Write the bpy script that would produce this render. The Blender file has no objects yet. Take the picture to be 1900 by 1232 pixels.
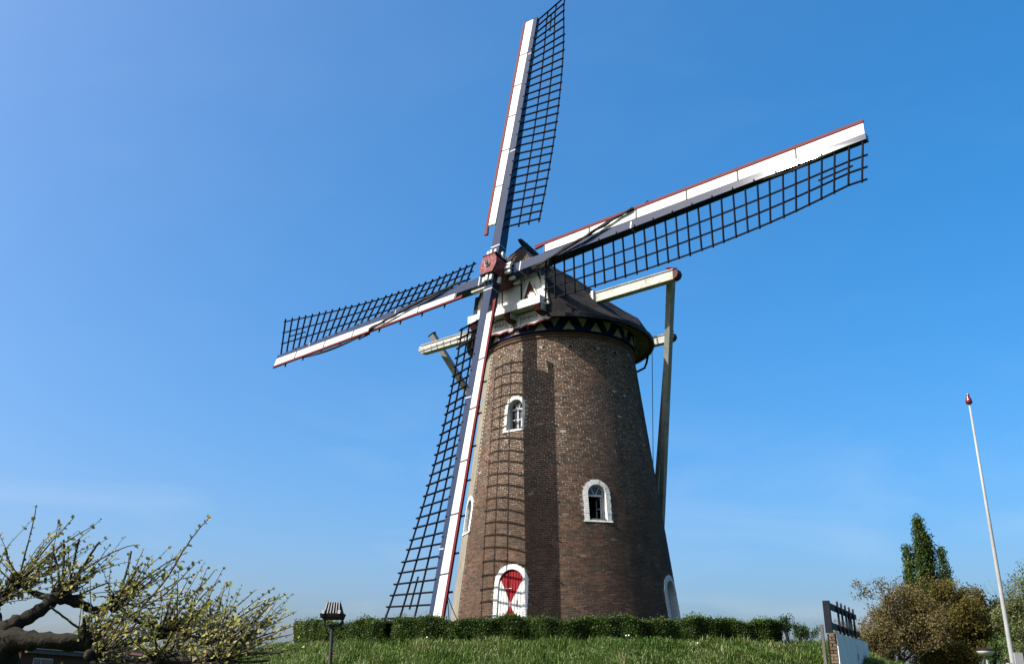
import bpy, math, random
import numpy as np
from mathutils import Vector, Matrix

R = math.radians
scene = bpy.context.scene
COL = scene.collection
rng = np.random.default_rng(7)
random.seed(7)

# ------------------------------------------------------------------ camera, sky, sun, exposure
cam_d = bpy.data.cameras.new('camera')
cam_d.sensor_width = 36.0
cam_d.lens = 33.5
cam_d.clip_start = 0.1
cam_d.clip_end = 6000.0
cam = bpy.data.objects.new('camera', cam_d)
cam.location = (0, 0, 1.6)
cam.rotation_euler = (R(110.47), 0, 0)
COL.objects.link(cam)
scene.camera = cam

SUN_EL, SUN_AZ = 43.0, 64.0            # azimuth counted from behind the camera towards the left
SUN_DIR = Vector((-math.sin(R(SUN_AZ)) * math.cos(R(SUN_EL)), -math.cos(R(SUN_AZ)) * math.cos(R(SUN_EL)), math.sin(R(SUN_EL))))
world = bpy.data.worlds.new('World')
scene.world = world
world.use_nodes = True
wn = world.node_tree
bg = wn.nodes['Background']
sky = wn.nodes.new('ShaderNodeTexSky')
sky.sky_type = 'NISHITA'
sky.sun_disc = False
sky.sun_elevation = R(SUN_EL)
sky.sun_rotation = R(180 + SUN_AZ)
sky.air_density = 0.7
sky.dust_density = 5.0
sky.ozone_density = 3.5
gam = wn.nodes.new('ShaderNodeGamma')
gam.inputs['Gamma'].default_value = 0.78
hue = wn.nodes.new('ShaderNodeHueSaturation')
hue.inputs['Saturation'].default_value = 1.64
hue.inputs['Hue'].default_value = 0.495
wn.links.new(sky.outputs[0], gam.inputs[0])
wn.links.new(gam.outputs[0], hue.inputs['Color'])
# faint high cirrus, thin everywhere and thickest low down where one looks through more of it
wtc = wn.nodes.new('ShaderNodeTexCoord')
wmp = wn.nodes.new('ShaderNodeMapping')
wmp.inputs['Scale'].default_value = (2.2, 2.2, 7.0)
wnz = wn.nodes.new('ShaderNodeTexNoise')
wnz.inputs['Scale'].default_value = 2.1
wnz.inputs['Detail'].default_value = 7
wnz.inputs['Distortion'].default_value = 0.6
wmr = wn.nodes.new('ShaderNodeMapRange')
wmr.inputs['From Min'].default_value = 0.50
wmr.inputs['From Max'].default_value = 0.80
wmr.inputs['To Max'].default_value = 0.34
wsz = wn.nodes.new('ShaderNodeSeparateXYZ')
wel = wn.nodes.new('ShaderNodeMapRange')
wel.inputs['From Min'].default_value = 0.02
wel.inputs['From Max'].default_value = 0.30
wel.inputs['To Min'].default_value = 1.0
wel.inputs['To Max'].default_value = 0.06
wmu = wn.nodes.new('ShaderNodeMath')
wmu.operation = 'MULTIPLY'
wmx = wn.nodes.new('ShaderNodeMix')
wmx.data_type = 'RGBA'
wmx.inputs['B'].default_value = (1.9, 2.15, 2.4, 1)
wn.links.new(wtc.outputs['Generated'], wmp.inputs[0])
wn.links.new(wmp.outputs[0], wnz.inputs['Vector'])
wn.links.new(wnz.outputs['Fac'], wmr.inputs['Value'])
wn.links.new(wtc.outputs['Generated'], wsz.inputs[0])
wn.links.new(wsz.outputs[2], wel.inputs['Value'])
wn.links.new(wmr.outputs[0], wmu.inputs[0])
wn.links.new(wel.outputs[0], wmu.inputs[1])
wn.links.new(wmu.outputs[0], wmx.inputs['Factor'])
wn.links.new(hue.outputs[0], wmx.inputs['A'])
wn.links.new(wmx.outputs['Result'], bg.inputs[0])
bg.inputs[1].default_value = 0.15
sun_d = bpy.data.lights.new('sun', 'SUN')
sun_d.energy = 4.4
sun_d.angle = R(0.5)
sun_d.color = (1.0, 0.95, 0.87)
sun = bpy.data.objects.new('sun', sun_d)
sun.rotation_euler = SUN_DIR.to_track_quat('Z', 'Y').to_euler()
sun.location = SUN_DIR * 80
COL.objects.link(sun)
scene.view_settings.view_transform = 'Standard'
scene.view_settings.look = 'None'
scene.view_settings.gamma = 1.0
scene.view_settings.exposure = 1.36
scene.view_settings.use_curve_mapping = False
scene.render.film_transparent = False
try:
    scene.cycles.max_bounces = 6
    scene.cycles.transparent_max_bounces = 12
    scene.cycles.use_denoising = True
except Exception:
    pass

# ------------------------------------------------------------------ materials
MATS = {}


def material(name, c1, c2=None, scale=4.0, rough=0.75, bump=0.0, bscale=40.0, vary=0.0, spec=0.4, stretch=None,
             c3=None, scale3=1.0, lo3=0.55, hi3=0.75, translucent=0.0, metallic=0.0, coord='Object', lo=0.35, hi=0.65):
    m = bpy.data.materials.new(name)
    m.use_nodes = True
    nt = m.node_tree
    b = nt.nodes['Principled BSDF']
    N = nt.nodes.new
    L = nt.links.new
    tc = N('ShaderNodeTexCoord')
    oi = N('ShaderNodeObjectInfo')
    ge = N('ShaderNodeNewGeometry')
    mp = N('ShaderNodeMapping')
    L(tc.outputs[coord], mp.inputs['Vector'])
    if stretch:
        mp.inputs['Scale'].default_value = stretch
    off = N('ShaderNodeVectorMath')
    off.operation = 'SCALE'
    comb = N('ShaderNodeCombineXYZ')
    for i in range(3):
        L(oi.outputs['Random'], comb.inputs[i])
    L(comb.outputs[0], off.inputs[0])
    off.inputs['Scale'].default_value = 37.0 if vary else 0.0
    add = N('ShaderNodeVectorMath')
    L(mp.outputs[0], add.inputs[0])
    L(off.outputs[0], add.inputs[1])
    col = None
    if c2:
        n1 = N('ShaderNodeTexNoise')
        n1.inputs['Scale'].default_value = scale
        n1.inputs['Detail'].default_value = 6
        n1.inputs['Roughness'].default_value = 0.65
        L(add.outputs[0], n1.inputs['Vector'])
        r1 = N('ShaderNodeMapRange')
        r1.inputs['From Min'].default_value = lo
        r1.inputs['From Max'].default_value = hi
        L(n1.outputs['Fac'], r1.inputs['Value'])
        mx = N('ShaderNodeMix')
        mx.data_type = 'RGBA'
        mx.inputs['A'].default_value = (*c1, 1)
        mx.inputs['B'].default_value = (*c2, 1)
        L(r1.outputs[0], mx.inputs['Factor'])
        col = mx.outputs['Result']
    if c3:
        n3 = N('ShaderNodeTexNoise')
        n3.inputs['Scale'].default_value = scale3
        n3.inputs['Detail'].default_value = 8
        n3.inputs['Roughness'].default_value = 0.7
        L(add.outputs[0], n3.inputs['Vector'])
        r3 = N('ShaderNodeMapRange')
        r3.inputs['From Min'].default_value = lo3
        r3.inputs['From Max'].default_value = hi3
        L(n3.outputs['Fac'], r3.inputs['Value'])
        mx3 = N('ShaderNodeMix')
        mx3.data_type = 'RGBA'
        if col is not None:
            L(col, mx3.inputs['A'])
        else:
            mx3.inputs['A'].default_value = (*c1, 1)
        mx3.inputs['B'].default_value = (*c3, 1)
        L(r3.outputs[0], mx3.inputs['Factor'])
        col = mx3.outputs['Result']
    if vary:
        s = N('ShaderNodeMath')
        s.operation = 'ADD'
        L(oi.outputs['Random'], s.inputs[0])
        L(ge.outputs['Random Per Island'], s.inputs[1])
        f = N('ShaderNodeMath')
        f.operation = 'FRACT'
        L(s.outputs[0], f.inputs[0])
        mr = N('ShaderNodeMapRange')
        mr.inputs['To Min'].default_value = 1 - vary
        mr.inputs['To Max'].default_value = 1 + vary
        L(f.outputs[0], mr.inputs['Value'])
        hv = N('ShaderNodeHueSaturation')
        L(mr.outputs[0], hv.inputs['Value'])
        if col is not None:
            L(col, hv.inputs['Color'])
        else:
            hv.inputs['Color'].default_value = (*c1, 1)
        col = hv.outputs['Color']
    if col is not None:
        L(col, b.inputs['Base Color'])
    else:
        b.inputs['Base Color'].default_value = (*c1, 1)
    b.inputs['Roughness'].default_value = rough
    b.inputs['Specular IOR Level'].default_value = spec
    b.inputs['Metallic'].default_value = metallic
    if bump:
        nb = N('ShaderNodeTexNoise')
        nb.inputs['Scale'].default_value = bscale
        nb.inputs['Detail'].default_value = 6
        L(add.outputs[0], nb.inputs['Vector'])
        bp = N('ShaderNodeBump')
        bp.inputs['Strength'].default_value = bump
        bp.inputs['Distance'].default_value = 0.02
        L(nb.outputs['Fac'], bp.inputs['Height'])
        L(bp.outputs[0], b.inputs['Normal'])
    if translucent:
        tr = N('ShaderNodeBsdfTranslucent')
        if col is not None:
            L(col, tr.inputs['Color'])
        else:
            tr.inputs['Color'].default_value = (*c1, 1)
        ms = N('ShaderNodeMixShader')
        ms.inputs[0].default_value = translucent
        L(b.outputs[0], ms.inputs[1])
        L(tr.outputs[0], ms.inputs[2])
        L(ms.outputs[0], nt.nodes['Material Output'].inputs['Surface'])
    MATS[name] = m
    return m


def ramp_leaf(name, cols, translucent=0.35, rough=0.55, scale=0.6, spec=0.3):
    """leaf colour picked per leaf island, with a slow patchy drift between plants"""
    m = bpy.data.materials.new(name)
    m.use_nodes = True
    nt = m.node_tree
    b = nt.nodes['Principled BSDF']
    N = nt.nodes.new
    L = nt.links.new
    ge = N('ShaderNodeNewGeometry')
    oi = N('ShaderNodeObjectInfo')
    s = N('ShaderNodeMath')
    s.operation = 'ADD'
    L(oi.outputs['Random'], s.inputs[0])
    L(ge.outputs['Random Per Island'], s.inputs[1])
    f = N('ShaderNodeMath')
    f.operation = 'FRACT'
    L(s.outputs[0], f.inputs[0])
    n = N('ShaderNodeTexNoise')
    n.inputs['Scale'].default_value = scale
    n.inputs['Detail'].default_value = 3
    L(ge.outputs['Position'], n.inputs['Vector'])
    k = N('ShaderNodeMath')
    k.operation = 'MULTIPLY_ADD'
    k.inputs[1].default_value = 1.6
    k.inputs[2].default_value = -0.8
    L(n.outputs['Fac'], k.inputs[0])
    a2 = N('ShaderNodeMath')
    a2.operation = 'ADD'
    L(f.outputs[0], a2.inputs[0])
    L(k.outputs[0], a2.inputs[1])
    cr = N('ShaderNodeValToRGB')
    el = cr.color_ramp.elements
    while len(el) < len(cols):
        el.new(0.5)
    for i, c in enumerate(cols):
        el[i].position = i / (len(cols) - 1)
        el[i].color = (*c, 1)
    L(a2.outputs[0], cr.inputs[0])
    L(cr.outputs[0], b.inputs['Base Color'])
    b.inputs['Roughness'].default_value = rough
    b.inputs['Specular IOR Level'].default_value = spec
    tr = N('ShaderNodeBsdfTranslucent')
    L(cr.outputs[0], tr.inputs['Color'])
    ms = N('ShaderNodeMixShader')
    ms.inputs[0].default_value = translucent
    L(b.outputs[0], ms.inputs[1])
    L(tr.outputs[0], ms.inputs[2])
    L(ms.outputs[0], nt.nodes['Material Output'].inputs['Surface'])
    MATS[name] = m
    return m


def brick_material(name, cols, drift, stain, rough=0.9, green=None, upper=None):
    m = bpy.data.materials.new(name)
    m.use_nodes = True
    nt = m.node_tree
    b = nt.nodes['Principled BSDF']
    N = nt.nodes.new
    L = nt.links.new
    ge = N('ShaderNodeNewGeometry')
    oi = N('ShaderNodeObjectInfo')
    s = N('ShaderNodeMath')
    s.operation = 'ADD'
    L(oi.outputs['Random'], s.inputs[0])
    L(ge.outputs['Random Per Island'], s.inputs[1])
    f = N('ShaderNodeMath')
    f.operation = 'FRACT'
    L(s.outputs[0], f.inputs[0])
    cr = N('ShaderNodeValToRGB')
    el = cr.color_ramp.elements
    while len(el) < len(cols):
        el.new(0.5)
    for i, c in enumerate(cols):
        el[i].position = i / (len(cols) - 1)
        el[i].color = (*c, 1)
    L(f.outputs[0], cr.inputs[0])

    def noise(sc, lo, hi, det=6):
        n = N('ShaderNodeTexNoise')
        n.inputs['Scale'].default_value = sc
        n.inputs['Detail'].default_value = det
        n.inputs['Roughness'].default_value = 0.65
        L(ge.outputs['Position'], n.inputs['Vector'])
        r = N('ShaderNodeMapRange')
        r.inputs['From Min'].default_value = lo
        r.inputs['From Max'].default_value = hi
        L(n.outputs['Fac'], r.inputs['Value'])
        return r.outputs[0]

    def mixc(fac, a, col, amount=1.0):
        mu = N('ShaderNodeMath')
        mu.operation = 'MULTIPLY'
        mu.inputs[1].default_value = amount
        L(fac, mu.inputs[0])
        x = N('ShaderNodeMix')
        x.data_type = 'RGBA'
        L(mu.outputs[0], x.inputs['Factor'])
        L(a, x.inputs['A'])
        x.inputs['B'].default_value = (*col, 1)
        return x.outputs['Result']
    c = cr.outputs[0]
    c = mixc(noise(0.55, 0.42, 0.66), c, drift, 0.65)
    c = mixc(noise(1.7, 0.46, 0.68), c, stain, 0.65)
    nst = N('ShaderNodeTexNoise')                # rain streaks running down the wall
    nst.inputs['Scale'].default_value = 1.0
    nst.inputs['Detail'].default_value = 5
    mst = N('ShaderNodeMapping')
    mst.inputs['Scale'].default_value = (2.6, 2.6, 0.22)
    L(ge.outputs['Position'], mst.inputs['Vector'])
    L(mst.outputs[0], nst.inputs['Vector'])
    rst = N('ShaderNodeMapRange')
    rst.inputs['From Min'].default_value = 0.48
    rst.inputs['From Max'].default_value = 0.72
    L(nst.outputs['Fac'], rst.inputs['Value'])
    c = mixc(rst.outputs[0], c, stain, 0.55)
    c = mixc(noise(34.0, 0.45, 0.75), c, (0.085, 0.068, 0.050), 0.25)
    if green:
        c = mixc(noise(0.8, 0.58, 0.75), c, green, 0.6)
    if upper:                                  # the upper wall was repointed with pale lime
        sz = N('ShaderNodeSeparateXYZ')
        L(ge.outputs['Position'], sz.inputs[0])
        nz_ = N('ShaderNodeTexNoise')
        nz_.inputs['Scale'].default_value = 0.9
        nz_.inputs['Detail'].default_value = 4
        L(ge.outputs['Position'], nz_.inputs['Vector'])
        ad = N('ShaderNodeMath')
        ad.operation = 'MULTIPLY_ADD'
        ad.inputs[1].default_value = 5.0
        L(nz_.outputs['Fac'], ad.inputs[0])
        L(sz.outputs[2], ad.inputs[2])
        mrz = N('ShaderNodeMapRange')
        mrz.inputs['From Min'].default_value = 8.8
        mrz.inputs['From Max'].default_value = 12.8
        L(ad.outputs[0], mrz.inputs['Value'])
        c = mixc(mrz.outputs[0], c, upper, 0.9)
    L(c, b.inputs['Base Color'])
    b.inputs['Roughness'].default_value = rough
    b.inputs['Specular IOR Level'].default_value = 0.15
    nb = N('ShaderNodeTexNoise')
    nb.inputs['Scale'].default_value = 55
    nb.inputs['Detail'].default_value = 5
    L(ge.outputs['Position'], nb.inputs['Vector'])
    bp = N('ShaderNodeBump')
    bp.inputs['Strength'].default_value = 0.6
    bp.inputs['Distance'].default_value = 0.012
    L(nb.outputs['Fac'], bp.inputs['Height'])
    L(bp.outputs[0], b.inputs['Normal'])
    MATS[name] = m
    return m


BRICK = brick_material('tower_brick', [(0.026, 0.018, 0.015), (0.052, 0.028, 0.018), (0.082, 0.039, 0.022), (0.040, 0.025, 0.019),
                                       (0.105, 0.052, 0.028), (0.060, 0.036, 0.025), (0.068, 0.034, 0.021), (0.023, 0.017, 0.015)],
                       (0.042, 0.026, 0.017), (0.021, 0.0155, 0.0125), green=(0.022, 0.025, 0.013))
MORTAR = brick_material('lime_mortar', [(0.105, 0.086, 0.064), (0.105, 0.086, 0.064)], (0.075, 0.058, 0.042), (0.050, 0.040, 0.030), upper=(0.27, 0.235, 0.19))
PLASTER = material('cement_render', (0.16, 0.142, 0.108), (0.12, 0.108, 0.08), 1.3, 0.9, 0.4, 20, c3=(0.075, 0.07, 0.052), scale3=2.5)
WHITE = material('white_paint', (0.40, 0.408, 0.395), (0.31, 0.316, 0.305), 3.0, 0.5, 0.15, 25, c3=(0.17, 0.17, 0.155), scale3=6, lo3=0.60, hi3=0.78, spec=0.2)
WHITEB = material('whitewashed_brick', (0.50, 0.51, 0.49), (0.37, 0.375, 0.36), 9.0, 0.8, 0.6, 60, c3=(0.20, 0.195, 0.17), scale3=14, lo3=0.60, hi3=0.76, spec=0.15)
WHITEOLD = material('weathered_white_paint', (0.36, 0.362, 0.335), (0.26, 0.262, 0.235), 1.2, 0.65, 0.3, 25, c3=(0.09, 0.085, 0.068), scale3=5, lo3=0.56, hi3=0.72, spec=0.15)
GREYPOST = material('grey_white_paint', (0.235, 0.238, 0.225), (0.17, 0.172, 0.16), 1.5, 0.65, 0.2, 25, c3=(0.085, 0.083, 0.072), scale3=4, lo3=0.54, hi3=0.72, spec=0.2)
RIMWHITE = material('shade_dimmed_rim_white', (0.20, 0.20, 0.185), (0.14, 0.14, 0.125), 2.5, 0.7, 0.2, 25, c3=(0.06, 0.056, 0.045), scale3=6, spec=0.1)  # white of the rim triangles, greyed so the eave's shade is in the colour
NAVY = material('navy_gloss_paint', (0.0085, 0.0165, 0.038), (0.011, 0.020, 0.043), 5, 0.06, 0, 30, c3=(0.10, 0.11, 0.12), scale3=9, lo3=0.73, hi3=0.77, spec=0.28)
RAILPAINT = material('blue_black_paint', (0.0045, 0.006, 0.0105), (0.007, 0.009, 0.014), 6, 0.6, 0.1, 30, spec=0.12)
RED = material('oxblood_red_paint', (0.085, 0.0075, 0.009), (0.066, 0.007, 0.008), 6, 0.6, 0.15, 30, c3=(0.12, 0.04, 0.038), scale3=16, lo3=0.64, hi3=0.74, spec=0.1)
REDPOLL = material('weathered_red_iron', (0.105, 0.010, 0.015), (0.075, 0.009, 0.012), 5, 0.6, 0.3, 30, c3=(0.22, 0.12, 0.118), scale3=13, lo3=0.50, hi3=0.66, spec=0.15)
DARKRED = material('dark_red_paint', (0.045, 0.006, 0.007), (0.032, 0.005, 0.006), 5, 0.6, spec=0.2)
BLACK = material('black_tar_paint', (0.006, 0.006, 0.008), (0.010, 0.010, 0.012), 4, 0.6, spec=0.2)
LATH = material('dark_lath_paint', (0.0036, 0.0042, 0.0085), (0.0065, 0.006, 0.008), 6, 0.7, vary=0.3, spec=0.03)
BLUE = material('blue_rim_paint', (0.0022, 0.0055, 0.036), (0.003, 0.005, 0.022), 4, 0.6, spec=0.1)
IRON = material('painted_iron', (0.0055, 0.0055, 0.006), (0.009, 0.0085, 0.008), 8, 0.6, spec=0.15)
GREYM = material('grey_metal', (0.20, 0.205, 0.21), (0.14, 0.145, 0.15), 9, 0.45, metallic=0.3)
FELT = material('roofing_felt', (0.0105, 0.0105, 0.0115), (0.018, 0.0165, 0.015), 2.2, 0.85, 0.5, 18, c3=(0.032, 0.028, 0.022), scale3=3.2, lo3=0.55, hi3=0.74, vary=0.16, spec=0.15)
SHINGLE = material('lichened_shingle', (0.052, 0.043, 0.030), (0.036, 0.030, 0.023), 5, 0.9, 0.5, 25, c3=(0.075, 0.053, 0.032), scale3=8, vary=0.2, spec=0.1)
SOFFIT = material('old_soffit_wood', (0.13, 0.11, 0.075), (0.075, 0.063, 0.045), 3, 0.85, 0.2, 20, vary=0.25, spec=0.1)
CANVAS = material('dark_sailcloth', (0.012, 0.011, 0.010), (0.024, 0.021, 0.017), 6, 0.85, 0.6, 22, spec=0.15)
ROPE = material('old_rope', (0.06, 0.05, 0.035), None, 5, 0.9)
GLASS = material('dark_window_glass', (0.012, 0.016, 0.022), None, 5, 0.06, spec=0.5)
VOID = material('unlit_interior', (0.006, 0.0055, 0.005), None, 5, 1.0, spec=0.0)
BARK = material('grey_brown_bark', (0.020, 0.018, 0.013), (0.009, 0.008, 0.006), 9, 0.9, 0.9, 30, c3=(0.045, 0.044, 0.029), scale3=5, lo3=0.58, hi3=0.76, spec=0.1)
TWIG = material('young_twig_bark', (0.042, 0.035, 0.026), (0.016, 0.013, 0.011), 8, 0.75, 0.3, 40, vary=0.4, spec=0.2)
BARKD = material('dark_tree_bark', (0.030, 0.026, 0.020), (0.018, 0.016, 0.013), 3, 0.95, 0.3, 8, spec=0.1)
LIME = ramp_leaf('young_lime_leaf', [(0.085, 0.090, 0.022), (0.15, 0.155, 0.030), (0.23, 0.22, 0.036), (0.17, 0.14, 0.045), (0.32, 0.31, 0.09)], 0.4, scale=2.0)
HEDGE = ramp_leaf('hedge_leaf', [(0.010, 0.022, 0.003), (0.020, 0.042, 0.006), (0.042, 0.075, 0.009), (0.065, 0.105, 0.013)], 0.25, 0.5, 1.2, spec=0.25)
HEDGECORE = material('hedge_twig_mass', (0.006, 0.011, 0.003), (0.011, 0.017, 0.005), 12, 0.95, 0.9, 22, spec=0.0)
SHRUB = ramp_leaf('shrub_leaf', [(0.012, 0.026, 0.006), (0.020, 0.042, 0.009), (0.03, 0.06, 0.013)], 0.25, 0.5, 1.2, spec=0.2)
BLADE = ramp_leaf('grass_blade', [(0.026, 0.055, 0.006), (0.048, 0.098, 0.011), (0.072, 0.135, 0.018), (0.11, 0.155, 0.034), (0.19, 0.19, 0.09)], 0.3, 0.55, 0.9, spec=0.25)
SOIL = material('mound_turf', (0.014, 0.026, 0.006), (0.026, 0.036, 0.012), 3, 0.95, 0.5, 10, spec=0.05)
FIELD = material('mown_grass', (0.03, 0.055, 0.012), (0.04, 0.06, 0.018), 0.3, 0.95, 0.3, 6, spec=0.05)
MAPLE = ramp_leaf('bronze_young_leaf', [(0.085, 0.075, 0.028), (0.110, 0.088, 0.034), (0.135, 0.095, 0.042), (0.105, 0.102, 0.040)], 0.35, 0.6, 0.5, spec=0.1)
BEECH = ramp_leaf('olive_bronze_leaf', [(0.052, 0.062, 0.010), (0.070, 0.076, 0.013), (0.092, 0.066, 0.019), (0.105, 0.060, 0.022), (0.080, 0.084, 0.018)], 0.35, 0.6, 0.25, spec=0.1)
POPLAR = ramp_leaf('poplar_leaf', [(0.026, 0.045, 0.009), (0.044, 0.072, 0.014), (0.068, 0.098, 0.022)], 0.35, 0.5, 0.7, spec=0.2)
WILLOW = ramp_leaf('pale_spring_leaf', [(0.085, 0.105, 0.038), (0.115, 0.135, 0.048), (0.145, 0.16, 0.065), (0.10, 0.098, 0.048)], 0.4, 0.6, 0.7, spec=0.1)
FRESH = ramp_leaf('fresh_green_leaf', [(0.045, 0.092, 0.022), (0.068, 0.125, 0.03), (0.09, 0.145, 0.038)], 0.4, 0.6, 0.7, spec=0.1)
DARKLEAF = ramp_leaf('dark_evergreen_leaf', [(0.009, 0.018, 0.010), (0.014, 0.026, 0.013), (0.02, 0.032, 0.017)], 0.15, 0.6, 0.7, spec=0.1)
RENDERW = material('white_wall_render', (0.62, 0.61, 0.57), (0.50, 0.50, 0.47), 2.2, 0.9, 0.3, 18, c3=(0.22, 0.23, 0.20), scale3=3, lo3=0.58, hi3=0.8, spec=0.1)
WALLBRICK = brick_material('wall_end_brick', [(0.10, 0.062, 0.04), (0.14, 0.098, 0.062), (0.08, 0.05, 0.035), (0.15, 0.12, 0.085)], (0.07, 0.05, 0.035), (0.035, 0.03, 0.025))
HOUSEBRICK = material('house_brick', (0.085, 0.036, 0.027), (0.065, 0.03, 0.023), 3, 0.9, 0.2, 15, spec=0.1)
TILE = material('grey_roof_tile', (0.028, 0.026, 0.025), (0.04, 0.037, 0.035), 2, 0.85, vary=0.25, spec=0.15)
TILERED = material('red_roof_tile', (0.080, 0.040, 0.027), (0.055, 0.031, 0.024), 2, 0.85, vary=0.25, spec=0.15)
GREYWOOD = material('grey_weathered_wood', (0.10, 0.09, 0.075), (0.065, 0.058, 0.05), 3, 0.9, 0.3, 25, spec=0.1)
WHITEPOLE = material('white_pole_lacquer', (0.24, 0.245, 0.245), (0.18, 0.183, 0.183), 2, 0.45, spec=0.2)
GLOSSRED = material('glossy_red_knob', (0.09, 0.006, 0.008), None, 2, 0.15, spec=0.6)
LAMPWHITE = material('lamp_bowl', (0.42, 0.40, 0.34), None, 2, 0.4)
PETAL = material('seed_head_white', (0.55, 0.55, 0.5), None, 2, 0.9)
INK = material('painted_black_lettering', (0.015, 0.018, 0.024), None, 2, 0.6, spec=0.1)

# ------------------------------------------------------------------ object helpers
WM = {}                                  # world matrix of every empty and part we parent to


def world_of(p):
    return WM.get(p, Matrix.Identity(4)) if p is not None else Matrix.Identity(4)


def tag(o, label=None, cat=None, group=None, kind=None):
    if label:
        o['label'] = label
    if cat:
        o['category'] = cat
    if group:
        o['group'] = group
    if kind:
        o['kind'] = kind
    return o


def thing(name, loc, label, cat, group=None):
    o = bpy.data.objects.new(name, None)
    o.location = loc
    o.empty_display_size = 0.2
    COL.objects.link(o)
    WM[o] = Matrix.Translation(Vector(loc))
    return tag(o, label, cat, group)


def part_empty(name, parent):
    o = bpy.data.objects.new(name, None)
    o.parent = parent
    o.empty_display_size = 0.1
    COL.objects.link(o)
    WM[o] = world_of(parent).copy()
    return o


def place(name, mesh, parent, mw, mat=None):
    """one object showing a shared mesh at world matrix mw"""
    o = bpy.data.objects.new(name, mesh)
    COL.objects.link(o)
    if parent is not None:
        o.parent = parent
    o.matrix_local = world_of(parent).inverted() @ mw
    WM[o] = mw.copy()
    return o


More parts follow.
